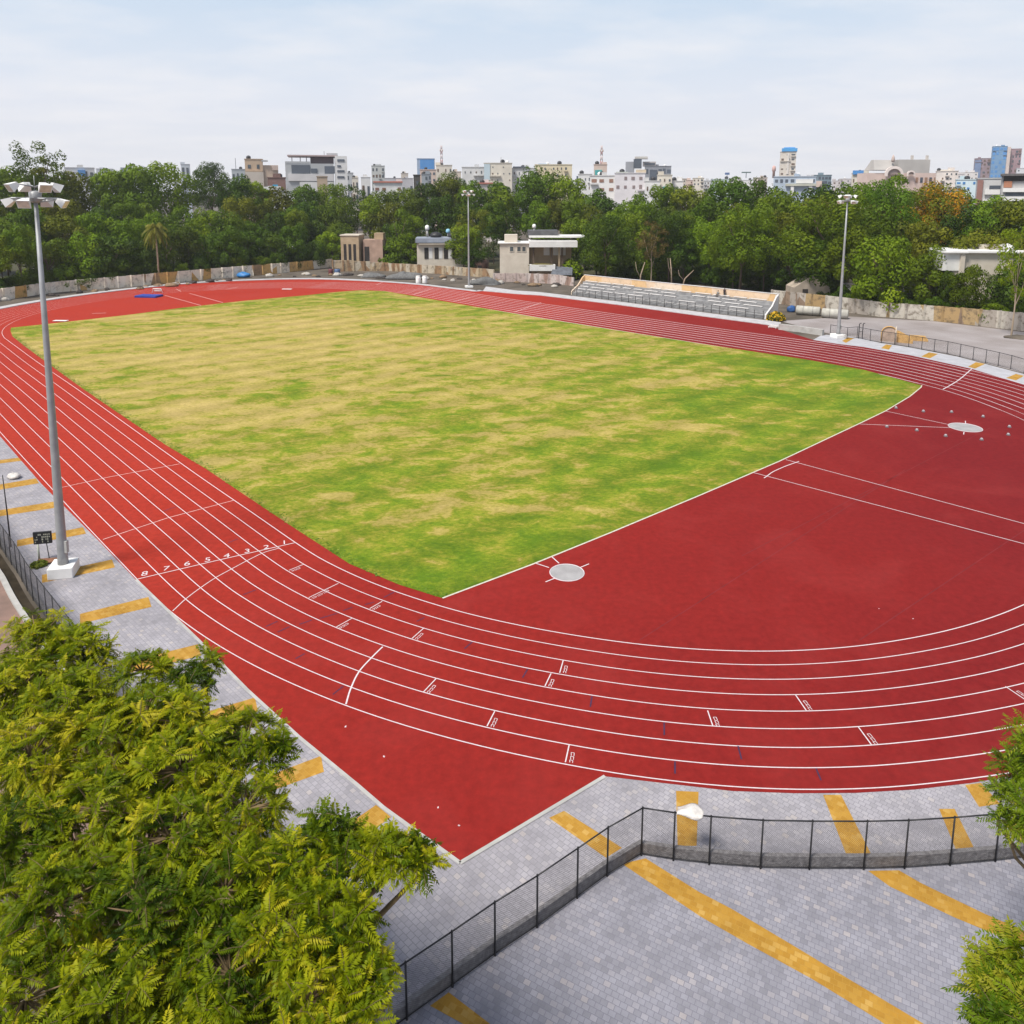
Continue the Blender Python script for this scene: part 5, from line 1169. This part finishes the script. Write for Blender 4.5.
def telecom(px, y0, y1, Y, l):
    z0, z1 = AT(px, y1, Y).z, AT(px, y0, Y).z; X = XAT(px, Y, z1); e = empty('telecom_mast', (X, Y, 0), l, 'telecom mast', 'red and white telecom masts')
    n = 6; hw0, hw1 = 1.0, .5
    for i in range(n):
        a, b = i / n, (i + 1) / n; m = MB(); za, zb = z0 * 0 + (z1) * (a), z1 * b
        za, zb = z0 - 6 + (z1 - z0 + 6) * a, z0 - 6 + (z1 - z0 + 6) * b
        wa, wb = hw0 + (hw1 - hw0) * a, hw0 + (hw1 - hw0) * b
        for sx in (-1, 1):
            for sy in (-1, 1): m.tube([(sx * wa, sy * wa, za), (sx * wb, sy * wb, zb)], .17, 5)
        for sy in (-1, 1): m.tube([(-wa, sy * wa, za), (wb, sy * wb, zb)], .12, 5); m.tube([(wa, sy * wa, za), (-wb, sy * wb, zb)], .12, 5)
        m.build('lattice_section', bmat((.42, .20, .18)) if i % 2 == 0 else bmat((.56, .46, .44)), e)
    m = MB(); m.box((0, 0, (z0 - 5) / 2), (5, 5, z0 - 5)); m.build('mast_base', bmat(BG), e)
    for s in (-1, 1): MB().lathe([(.5, -.8), (.5, .8)], (s * .9, -.8, z1 - 4), 8).build('antenna_drum', bmat(PK), e)
telecom(441.3, 145.5, 166, 640, 'red and white lattice telecom mast behind the cream building, left of centre')
telecom(601.7, 145.5, 168, 600, 'red and white lattice telecom mast above the white apartments near the centre')
Bd('white_building', 'grey-white flat building at the left of the pale skyline row', 462, 484, 167.5, 520, (.58, .58, .58), 4, 3, 14, (.2, .25))
Bd('cream_building', 'square cream building with small windows in the pale skyline row', 484, 512, 163.5, 500, CR, 5, 4, 14, (.18, .2), extra=[('glass_front', 484, 490, 164, 180, (.46, .55, .60), (-.4, -.02)), ('antenna', 500.8, 501.3, 157, 163, (.3, .3, .3), (3, 3.5))])
Bd('white_building', 'white building with a dark flat canopy in the pale skyline row', 512, 536, 168.5, 510, W_, 5, 3, 14, (.2, .25), extra=[('canopy', 513, 528, 166.5, 167.6, DG, (-1, 12))])
Bd('yellow_building', 'yellowish building with blue roof sheet behind the tall loose tree', 535, 572, 165, 520, (.62, .54, .38), 9, 4, 14, (.3, .35), extra=[('roof_sheet', 538, 547, 163.6, 164.6, (.35, .48, .60), (0, 8))])
Bd('red_roof_house', 'low white house with red-brown roof above the middle trees', 478, 500, 184.5, 380, (.62, .56, .54), 5, 2, 10, (.3, .3), extra=[('roof_edge', 477, 494, 182.5, 184, (.40, .16, .13), (-.8, 10))])
Bd('white_building', 'narrow white block left of the central apartments', 578.5, 592, 174.5, 480, W_, 3, 3, 12, (.25, .3), extra=[('pillar', 576.5, 578.3, 176, 196, DG, (0, 2))])
Bd('pink_building', 'pink tower house below the central red telecom mast', 594, 607, 164.8, 560, PK, 3, 2, 10, (.3, .3), extra=[('teal_cover', 595, 602, 170, 175, M_teal, (-1.2, -.1))])
Bd('apartment_building', 'white apartments with brown recessed balconies below the central telecom mast', 590, 615, 176, 440, W_, 3, 3, 12, (.5, .4), wm=mat('brown_recess', (.26, .15, .11), .9))
Bd('apartment_building', 'white apartments with greenish roof in the middle of the skyline', 615, 645, 173.5, 430, (.64, .61, .63), 4, 3, 12, (.4, .4), wm=mat('grey_recess', (.24, .19, .19), .9), extra=[('roof_sheet', 616, 628, 171.8, 173.2, (.42, .46, .40), (0, 9)), ('roof_hut', 636, 646, 169.5, 173, (.55, .46, .34), (2, 9))])
Bd('apartment_building', 'plain white low apartments right of the greenish roofed ones', 645, 660, 181.5, 420, W_, 3, 2, 10, (.25, .3))
Bd('cream_building', 'cream house with teal shutter below the dark glass building', 657.5, 672, 175.5, 430, CR, 3, 3, 10, (.3, .3), extra=[('teal_cover', 663, 668, 186.5, 192, M_teal, (-.6, -.1))])
Bd('white_building', 'small white house at the right end of the central apartments', 672, 683, 181.5, 440, W_, 3, 2, 10, (.25, .3))
Bd('glass_building', 'dark glass office building stepped behind the central apartments', 645, 671, 166.5, 640, (.24, .25, .28), 6, 3, 18, (.7, .5), wm=M_dglass, extra=[('glass_tower', 626, 634.5, 161.5, 180, (.30, .31, .34), (0, 14)), ('glass_front', 634, 642, 159, 168, M_dglass, (-1, 12)), ('roof_slab', 635, 648, 156.4, 158.6, (.50, .48, .45), (-1, 12)), ('upper_storey', 643, 656, 161.5, 166, (.40, .37, .36), (1, 12)), ('upper_window', 644.5, 655, 162.8, 165, M_dglass, (.6, 1)), ('wing', 650, 657, 170, 182, M_dglass, (-2, -.1))])
for (x0, x1, y, Y, c, l) in ((676, 686, 176.5, 700, BG, 'brownish far houses just right of the dark glass building'), (686, 693, 178, 720, PK, 'small pinkish far house between brownish and cream ones'), (693, 704, 175.8, 760, CR, 'pale cream gabled far house right of the glass building'), (704, 713, 178.5, 720, (.5, .5, .5), 'dim grey far roofs left of the pale teal block'), (712, 731, 177, 640, (.52, .60, .60), 'pale teal flat block left of the blue-topped tower'), (731, 741, 176.5, 700, (.55, .53, .50), 'beige far house left of the small signboard'), (741, 752, 178, 760, W_, 'far white house under a dark roof board'), (754, 767, 175.5, 600, (.52, .45, .40), 'cream house with brown hut left of the blue-topped tower'), (800, 816, 175, 640, (.50, .50, .52), 'grey far roofs right behind the blue-topped tower'), (833, 841, 178.5, 900, (.52, .48, .48), 'hazy far house right of the glass block'), (841, 853, 176.5, 900, (.50, .46, .46), 'pinkish hazy far houses left of the palace roof'), (925, 938, 172.5, 700, (.58, .52, .50), 'small spired far houses right of the palace roof'), (955, 964, 172, 800, (.56, .53, .53), 'pale far flats left of the maroon towers'), (964, 977, 170, 900, (.60, .57, .56), 'whitish far flats at the foot of the maroon towers'), (1018, 1030, 166, 700, (.55, .55, .58), 'pale block at the right edge beside the towers')):
    Bd('far_building', l, x0, x1, y + 2.5, Y, c, max(2, int((x1 - x0) / 3)), 2, 12, (.35, .4), yrow=y + 10)
e = empty('billboard', AT(727, 178, 600) * 1, 'dark blue billboard on posts above the pale teal block', 'billboard'); MB().box((0, 0, 3.3), (3.6, .3, 1.7)).build('panel', bmat((.12, .18, .34)), e); MB().box((0, 0, 1.2), (.3, .3, 2.4)).build('support', bmat(DG), e)
e = empty('roof_board', AT(746, 178, 700), 'long dark green roof board on posts left of the tower', 'roof board'); MB().box((0, 0, 5.0), (8.4, .5, 1.1)).build('panel', bmat((.12, .17, .17)), e); MB().box((0, 0, 2.2), (.5, .4, 4.4)).build('support', bmat(DG), e)
e = empty('water_tank', AT(773.5, 178, 560), 'pink ribbed water tower left of the blue-topped tower', 'water tower'); MB().lathe([(.9, 0), (.9, 4.5), (1.3, 5), (1.4, 6.5), (1.2, 8.0), (.5, 8.8)], n=12).build('tank', bmat((.55, .36, .32)), e)
Bd('blue_topped_tower', 'tall cream tower with bright blue top storey', 781, 796, 152, 900, (.58, .53, .47), 3, 5, 16, (.5, .35), yrow=176, extra=[('top_storey', 782.5, 797, 148.2, 151.4, (.06, .30, .62), (-1, 15)), ('top_cap', 784.5, 795, 147.2, 148.2, (.08, .34, .66), (1, 13)), ('center_strip', 787.5, 789.5, 153, 174, (.62, .58, .54), (-.7, -.1))])
Bd('blue_roof_building', 'long bluish glass low building below the blue-topped tower', 775, 815, 177, 480, (.36, .42, .50), 8, 1, 14, (.55, .5), wm=M_dglass, yrow=184, extra=[('white_strip', 796, 812, 179.2, 183.2, W_, (-.5, -.1)), ('roof_beam', 786, 815, 183.6, 186, (.42, .42, .36), (-2, 8)), ('white_post', 791, 794, 186, 196, W_, (-1.6, 0)), ('white_post', 808, 811, 186, 191, W_, (-1.6, 0))])
Bd('glass_block', 'small dark teal glass block right of the blue-topped tower', 815, 831, 175.5, 520, (.18, .24, .28), 5, 2, 12, (.7, .6), wm=M_dglass, yrow=185, extra=[('pink_wall', 812, 822, 181, 187, PK, (-2, -.2))])
# palace-like hall
Y = 480; e = empty('palace_hall', (XAT(900, Y, 35), Y, 0), 'pinkish palace-like hall with arched porch and grey pitched roof', 'building'); q = lambda y: AT(900, y, Y).z; px1 = lambda x: XAT(x, Y, 35) - XAT(900, Y, 35)
PKW = bmat((.60, .47, .42)); MB().box((px1(913), 8, q(173) / 2), (px1(958) - px1(868), 14, q(173))).build('wall', PKW, e)
def roofm(x0, x1, yb, yt, ins): return MB().add([(px1(x0), 0, q(yb)), (px1(x1), 0, q(yb)), (px1(x1), 14, q(yb)), (px1(x0), 14, q(yb)), (px1(x0 + ins), 6, q(yt)), (px1(x1 - ins), 6, q(yt)), (px1(x1 - ins), 9, q(yt)), (px1(x0 + ins), 9, q(yt))], [(0, 1, 5, 4), (1, 2, 6, 5), (2, 3, 7, 6), (3, 0, 4, 7), (4, 5, 6, 7), (3, 2, 1, 0)])
roofm(874, 897, 170, 159.5, 3).build('roof', bmat((.38, .36, .34)), e); MB().box((px1(914.5), 7, (q(159.5) + q(173)) / 2), (px1(930) - px1(899), 12, q(159.5) - q(173))).build('upper_hall', bmat((.42, .40, .38)), e)
for x, w in ((893, 9), (910, 4)):
    pf = [(-w, 0)] + [(-w * math.cos(t), w * .85 * math.sin(t)) for t in np.linspace(0, math.pi, 13)] + [(w, 0)]; sc = 480 / 760; n = len(pf)
    m = MB(); m.add([(px1(x) + a * sc, -1.5, q(174) + b * sc) for a, b in pf] + [(px1(x) + a * sc * .72, -1.6, q(174.5) + b * sc * .72) for a, b in pf], [(i, n + i, n + i + 1, i + 1) for i in range(n - 1)]); so = m.build('arch', bmat((.68, .60, .56)), e); md = so.modifiers.new('thick', 'SOLIDIFY'); md.thickness = 1.2
    m = MB(); m.add([(px1(x) + a * sc * .72, -.6, q(174.5) + b * sc * .72) for a, b in pf], [tuple(range(n))]); m.build('arch_recess', bmat((.36, .28, .25)), e)
MB().lathe([(.9, 0), (1.1, 1.5), (.8, 3), (.2, 4.5)], (px1(893.5), 2, q(162)), 10).build('finial', bmat((.45, .36, .32)), e)
for x in (914, 929): MB().box((px1(x), 4, q(158)), (1.3, 1.3, 3.5)).build('finial', bmat((.5, .46, .42)), e)
for k in range(9): MB().box((px1(918 + k * 4.6), -.06 + 1, q(180)), (1.6, .3, 3.2)).build('window', M_dglass if k % 2 else bmat((.30, .18, .12)), e)
Bd('white_building', 'white low terrace right of the palace hall above the orange-flowered tree', 938, 957, 171.5, 460, (.64, .58, .54), 5, 4, 10, (.35, .35), yrow=190, extra=[('roof_hut', 940, 952, 169.5, 171.5, CR, (3, 8))])
Bd('blue_sign_building', 'cream block carrying a bright blue sign left of the palace hall', 853, 868, 173.5, 560, CR, 4, 2, 12, (.3, .3), extra=[('sign', 853.5, 863.5, 170.4, 174.4, M_blueglass, (-1.2, -.6))])
Bd('blue_band_building', 'low pale blue building left of the modern white flats', 958, 980, 180, 420, (.50, .60, .64), 5, 2, 10, (.5, .4), wm=M_blueglass, yrow=191)
Bd('maroon_tower', 'maroon tower with blue edge, leftmost of the far tower group', 976.5, 994, 158.5, 1100, (.27, .20, .22), 5, 6, 22, (.5, .5), yrow=182, extra=[('glass_edge', 976.5, 982, 160, 182, (.16, .22, .36), (-.8, -.1))])
Bd('blue_tower', 'tall blue glass tower in the middle of the far tower group', 994, 1006.5, 146.5, 1050, (.14, .26, .42), 4, 7, 22, (.7, .6), wm=M_blueglass, yrow=178, extra=[('white_fin', 1006.6, 1009.5, 147, 178, (.55, .46, .42), (0, 10))])
Bd('maroon_tower', 'maroon tower right of the tall blue glass tower', 1010, 1021, 149, 1050, (.30, .20, .22), 4, 6, 22, (.5, .5), yrow=178)
Bd('modern_flats', 'modern white and grey flats with ribbon windows below the far towers', 980, 1007, 179, 330, (.46, .46, .46), 1, 1, 14, (.01, .01), yrow=205, extra=[('brick_pier', 980, 985, 180, 206, (.26, .14, .12), (-.6, -.05)), ('ribbon_window', 990, 1006, 185.5, 189, M_dglass, (-.3, .0)), ('ribbon_window', 995, 1006, 195, 199.5, M_dglass, (-.3, .0)), ('white_band', 986, 1007, 189.5, 194.5, W_, (-1.2, -.05)), ('white_band', 984, 1007, 200, 203, W_, (-1.2, -.05))])
Bd('modern_flats', 'modern flats with dark roof slab and brick panel at the right edge', 1006, 1040, 176, 310, (.40, .39, .39), 1, 1, 14, (.01, .01), yrow=205, parapet=False, extra=[('roof_slab', 1005, 1042, 173.5, 175.8, (.12, .11, .11), (-2, 14)), ('dark_storey', 1007, 1040, 176, 181, M_dark, (-.4, -.02)), ('brick_panel', 1007, 1014, 181, 187.5, (.38, .17, .10), (-.6, -.05)), ('white_band', 1006, 1042, 188, 192, W_, (-1.2, -.05)), ('white_band', 1006, 1042, 196.5, 201, W_, (-1.2, -.05)), ('ribbon_window', 1008, 1040, 192.3, 196, M_dglass, (-.3, -.02))])

# ------------------------------------------------------------------ foreground trees with pinnate leaves
def pinnate(base, dirv, L, npair, ll, lw, droop, r_):
    """one feather leaf: leaflets (list of 4-vertex blades) along a drooping midrib"""
    d = dirv / np.linalg.norm(dirv); out = []; up = np.array([0, 0, 1.0])
    side = np.cross(d, up); nrm = np.linalg.norm(side); side = side / nrm if nrm > .1 else np.array([1.0, 0, 0])
    roll = r_.normal(0, .35); u2 = np.cross(side, d); side = side * math.cos(roll) + u2 * math.sin(roll)
    s = (np.arange(npair) + .6) / npair
    P = base + d * (L * s)[:, None] + np.outer(-droop * L * s ** 2, up)
    Tn = d[None] - np.outer(2 * droop * s, up); Tn /= np.linalg.norm(Tn, axis=1, keepdims=True)
    prof = (np.sin(np.pi * (.18 + .72 * s)) ** .7)
    res = []
    for sg in (1, -1):
        ax = side[None] * sg * .82 + Tn * .55 - up[None] * .22 + r_.normal(0, .09, (npair, 3)); ax /= np.linalg.norm(ax, axis=1, keepdims=True)
        wd = np.cross(ax, np.cross(side, d)[None] + r_.normal(0, .15, (npair, 3))); wd /= np.linalg.norm(wd, axis=1, keepdims=True) + 1e-9
        le = (ll * prof)[:, None]; w = lw * (.8 + .4 * r_.random((npair, 1)))
        res.append(np.stack([P, P + ax * le * .45 + wd * w * .5, P + ax * le - up * le * .12, P + ax * le * .45 - wd * w * .5], 1))
    ax = Tn[-1]; wd = side; e_ = P[-1]
    res.append(np.stack([e_, e_ + ax * ll * .4 + wd * lw * .5, e_ + ax * ll * .8, e_ + ax * ll * .4 - wd * lw * .5], 0)[None])
    return np.concatenate(res), P

def leafy_tree(name, label, base, lobes, leafL, nros, leafm, npair=10, seed=1, trunk_r=.22, lpr=7, dark=0.0, under=()):
    """lobes: (px, py, depth along axis, radius px)"""
    r_ = np.random.default_rng(seed); e = empty(name, base, label, 'tree'); b0 = np.array(base)
    cs = []
    ninner = len(lobes)
    for (px, py, fw, rp) in list(lobes) + list(under):
        u, v = (px - 512) / F, (py - PY0) / F
        c = np.array([u, CP - v * SP, -SP - v * CP]) * fw + np.array([0, 0, H]); cs.append((c, rp * fw / F))
    cen = np.mean([c for c, _ in cs], axis=0)
    br = MB(); fork = b0 * .25 + cen * .75; fork[2] = b0[2] + (cen[2] - b0[2]) * .55
    tk = MB(); tk.tube([b0 - b0, (fork - b0) * .5 + np.array([.1, .05, 0]), fork - b0], [trunk_r, trunk_r * .8, trunk_r * .62], 10)
    blades, tints, rach = [], [], []
    for li, (c, ra) in enumerate(cs):
        mid = fork * .45 + c * .55 + r_.normal(0, .25, 3); mid[2] -= .35 * ra
        br.tube([fork - b0, mid - b0, c - b0 - np.array([0, 0, ra * .3])], [trunk_r * .42, trunk_r * .24, trunk_r * .10], 7)
        n = int(nros * (ra / .8) ** 2 * (.6 if li >= ninner else 1)) + 5
        lt = r_.normal(0, .13); ls = r_.uniform(.78, 1.2)
        for k in range(n):
            d = r_.normal(0, 1, 3); d[2] = abs(d[2]) * .9 - .28; d /= np.linalg.norm(d)
            rr_ = ra * (1 - .55 * r_.random() ** 1.6)
            p = c + d * rr_ * np.array([1, 1, .8])
            if rr_ > ra * .75: br.tube([c - b0 + d * ra * .1, p - b0 - d * .05], [.022, .01], 5, cap=False)
            ax = d * .8 + np.array([0, 0, .55]) + r_.normal(0, .25, 3); ax /= np.linalg.norm(ax)
            t1 = np.cross(ax, r_.normal(0, 1, 3)); t1 /= np.linalg.norm(t1); t2 = np.cross(ax, t1)
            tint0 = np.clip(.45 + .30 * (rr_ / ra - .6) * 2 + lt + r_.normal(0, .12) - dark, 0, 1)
            for j in range(lpr):
                a = 6.283 * (j + r_.random() * .6) / lpr; el = r_.uniform(.15, .9)
                dv = (t1 * math.cos(a) + t2 * math.sin(a)) * math.cos(el) + ax * math.sin(el)
                bl, P = pinnate(p, dv, leafL * ls * r_.uniform(.6, 1.2), npair, leafL * ls * .30, leafL * ls * .072, r_.uniform(.18, .5), r_)
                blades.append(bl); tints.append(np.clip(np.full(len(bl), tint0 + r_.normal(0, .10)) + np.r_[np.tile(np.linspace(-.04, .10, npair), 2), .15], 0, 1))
                if j % 2 == 0: rach.append((p, P[len(P) // 2], P[-1]))
    V = np.concatenate(blades).reshape(-1, 3) - b0
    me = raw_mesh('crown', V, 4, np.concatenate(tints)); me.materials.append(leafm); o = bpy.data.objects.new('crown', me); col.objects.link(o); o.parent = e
    for a, b, c in rach[::2]: br.tube([a - b0, b - b0, c - b0], [.006, .005, .003], 3, cap=False)
    br.build('branches', M_twig, e); tk.build('trunk', M_bark, e)
    return e
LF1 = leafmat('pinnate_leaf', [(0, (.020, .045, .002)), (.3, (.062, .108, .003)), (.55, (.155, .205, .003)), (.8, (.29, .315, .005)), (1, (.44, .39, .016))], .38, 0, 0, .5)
LF2 = leafmat('pinnate_leaf_green', [(0, (.03, .065, .004)), (.4, (.085, .15, .005)), (.8, (.18, .24, .008)), (1, (.28, .28, .02))], .35, 0, 0, .5)  # greener, less yellow leaf colour of the two right-hand trees
fwd = lambda y: float(np.interp(y, [600, 640, 740, 830, 920, 1020, 1120], [19.8, 19, 16, 13.7, 12.2, 11, 10]))
lob = [(45, 640, 46), (85, 655, 40), (20, 690, 50), (70, 700, 50), (150, 672, 34), (145, 715, 42), (198, 682, 32), (185, 722, 42), (110, 740, 52), (30, 760, 58), (180, 770, 55), (245, 745, 50), (272, 758, 32), (95, 810, 62), (20, 840, 62), (170, 838, 58), (245, 810, 52), (60, 905, 70), (150, 915, 68), (225, 890, 58), (300, 868, 44), (335, 835, 32), (352, 858, 34), (385, 850, 28), (405, 862, 22), (295, 930, 55), (345, 925, 42), (230, 975, 66), (120, 1000, 72), (25, 1000, 75), (310, 1000, 55), (365, 965, 40), (380, 975, 26), (356, 1030, 38), (180, 1080, 80), (60, 1100, 80), (290, 1080, 70)]
edge = {(198, 682), (272, 758), (385, 850), (405, 862), (392, 975), (150, 672), (335, 835), (352, 858), (45, 640), (85, 655)}
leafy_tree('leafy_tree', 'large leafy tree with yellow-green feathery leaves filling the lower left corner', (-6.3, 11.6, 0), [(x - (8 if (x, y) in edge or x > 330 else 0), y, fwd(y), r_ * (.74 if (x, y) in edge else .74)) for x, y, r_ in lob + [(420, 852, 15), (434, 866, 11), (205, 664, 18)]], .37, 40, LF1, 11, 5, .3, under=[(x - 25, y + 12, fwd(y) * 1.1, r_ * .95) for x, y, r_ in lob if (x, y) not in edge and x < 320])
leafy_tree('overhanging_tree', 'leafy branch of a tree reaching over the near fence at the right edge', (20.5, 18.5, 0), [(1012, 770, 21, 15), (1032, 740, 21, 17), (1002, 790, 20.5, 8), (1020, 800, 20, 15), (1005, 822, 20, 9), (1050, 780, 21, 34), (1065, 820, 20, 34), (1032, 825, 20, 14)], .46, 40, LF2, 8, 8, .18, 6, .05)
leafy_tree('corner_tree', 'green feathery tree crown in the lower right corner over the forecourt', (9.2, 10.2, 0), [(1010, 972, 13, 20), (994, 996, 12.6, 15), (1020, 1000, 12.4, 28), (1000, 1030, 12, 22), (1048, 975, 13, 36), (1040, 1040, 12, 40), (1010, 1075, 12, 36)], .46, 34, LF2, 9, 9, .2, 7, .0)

# ------------------------------------------------------------------ sky, sun, haze
SUN_EL, SUN_AZ = R(58), R(228)   # compass-like angle from +Y, clockwise: behind the camera, a little to the left
w = bpy.data.worlds.new('World'); scene.world = w; w.use_nodes = True; nt = w.node_tree; bg = nt.nodes['Background']
sk = nn(nt, 'ShaderNodeTexSky', sky_type='NISHITA'); sk.sun_disc = False; sk.sun_elevation = SUN_EL; sk.sun_rotation = SUN_AZ; sk.dust_density = 1.5; sk.air_density = 1.0; sk.ozone_density = 1.5; sk.altitude = 300
tc = nn(nt, 'ShaderNodeTexCoord'); sx = nn(nt, 'ShaderNodeSeparateXYZ'); nt.links.new(tc.outputs['Generated'], sx.inputs[0])
# thin high veil: near white at the horizon, thinning upward, with a few cloud wisps
dz = nn(nt, 'ShaderNodeMath', operation='ADD'); dz.inputs[1].default_value = .12; nt.links.new(sx.outputs['Z'], dz.inputs[0])
dv = nn(nt, 'ShaderNodeVectorMath', operation='DIVIDE'); nt.links.new(tc.outputs['Generated'], dv.inputs[0])
cb = nn(nt, 'ShaderNodeCombineXYZ'); nt.links.new(dz.outputs[0], cb.inputs[0]); nt.links.new(dz.outputs[0], cb.inputs[1]); cb.inputs[2].default_value = 1; nt.links.new(cb.outputs[0], dv.inputs[1])
mpw = nn(nt, 'ShaderNodeMapping'); mpw.inputs['Scale'].default_value = (.8, 1.0, .0); nt.links.new(dv.outputs[0], mpw.inputs['Vector'])
no = nn(nt, 'ShaderNodeTexNoise'); no.inputs['Scale'].default_value = 1.7; no.inputs['Detail'].default_value = 6; no.inputs['Roughness'].default_value = .52; nt.links.new(mpw.outputs[0], no.inputs['Vector'])
cl = nn(nt, 'ShaderNodeMapRange'); cl.inputs['From Min'].default_value = .42; cl.inputs['From Max'].default_value = .70; cl.inputs['To Max'].default_value = .6; nt.links.new(no.outputs['Fac'], cl.inputs['Value'])
el = nn(nt, 'ShaderNodeValToRGB')
for e_, (p_, v_) in zip([el.color_ramp.elements[0], el.color_ramp.elements.new(.12), el.color_ramp.elements.new(.28), el.color_ramp.elements.new(.45), el.color_ramp.elements[-1]], ((0, .97), (.12, .93), (.28, .80), (.5, .15), (1, .03))):
    e_.position = p_; e_.color = (v_, v_, v_, 1)
nt.links.new(sx.outputs['Z'], el.inputs['Fac'])
mxm = nn(nt, 'ShaderNodeMath', operation='MAXIMUM'); nt.links.new(cl.outputs[0], mxm.inputs[0]); nt.links.new(el.outputs[0], mxm.inputs[1])
mxs = nn(nt, 'ShaderNodeMix', data_type='RGBA'); mxs.inputs[7].default_value = (9.3, 9.2, 9.4, 1); vb = ramp(nt, [(0.0, (.89, .895, .945)), (.10, (.85, .88, .965)), (.24, (.70, .84, 1.0)), (1, (.5, .7, 1.0))], sx.outputs['Z'])
vs_ = nn(nt, 'ShaderNodeVectorMath', operation='SCALE'); vs_.inputs['Scale'].default_value = 9.6; nt.links.new(vb.outputs[0], vs_.inputs[0])
mx0 = nn(nt, 'ShaderNodeMix', data_type='RGBA'); nt.links.new(el.outputs[0], mx0.inputs[0]); nt.links.new(sk.outputs[0], mx0.inputs[6]); nt.links.new(vs_.outputs[0], mx0.inputs[7])
nt.links.new(cl.outputs[0], mxs.inputs[0]); nt.links.new(mx0.outputs[2], mxs.inputs[6]); nt.links.new(mxs.outputs[2], bg.inputs['Color'])
bg.inputs['Strength'].default_value = .085
sl = bpy.data.lights.new('sun', 'SUN'); sl.energy = 4.4; sl.angle = R(15); sl.color = (1, .95, .87)
so = bpy.data.objects.new('sun', sl); col.objects.link(so)
sd = Vector((math.sin(SUN_AZ) * math.cos(SUN_EL), math.cos(SUN_AZ) * math.cos(SUN_EL), math.sin(SUN_EL)))
so.rotation_euler = sd.to_track_quat('Z', 'Y').to_euler(); so.location = sd * 500

HAZE = True
if HAZE:
    hm = bpy.data.materials.new('haze_air'); hm.use_nodes = True; n_ = hm.node_tree; n_.nodes.remove(n_.nodes['Principled BSDF'])
    pv = nn(n_, 'ShaderNodeVolumePrincipled'); pv.inputs['Color'].default_value = (.95, .96, 1, 1); pv.inputs['Density'].default_value = .00014; pv.inputs['Anisotropy'].default_value = .2
    n_.links.new(pv.outputs[0], n_.nodes['Material Output'].inputs['Volume'])
    o = MB().box((0, 610, 49), (2600, 1420, 100)).build('haze', hm); tag(o, kind='stuff')

# ------------------------------------------------------------------ camera
cd = bpy.data.cameras.new('camera'); co = bpy.data.objects.new('camera', cd); col.objects.link(co); scene.camera = co
co.location = (0, 0, H); co.rotation_euler = (math.pi / 2 - PITCH, 0, 0)
cd.sensor_fit = 'HORIZONTAL'; cd.sensor_width = 36; cd.lens = 36 * F / 1024; cd.shift_y = (PY0 - 512) / 1024; cd.clip_end = 9000; cd.clip_start = .1
scene.view_settings.view_transform = 'Standard'; scene.view_settings.look = 'None'; scene.view_settings.exposure = 0.25; scene.view_settings.gamma = 1
scene.cycles.volume_bounces = 0; scene.cycles.max_bounces = 6; scene.cycles.transparent_max_bounces = 16
scene.render.resolution_x = scene.render.resolution_y = 1024
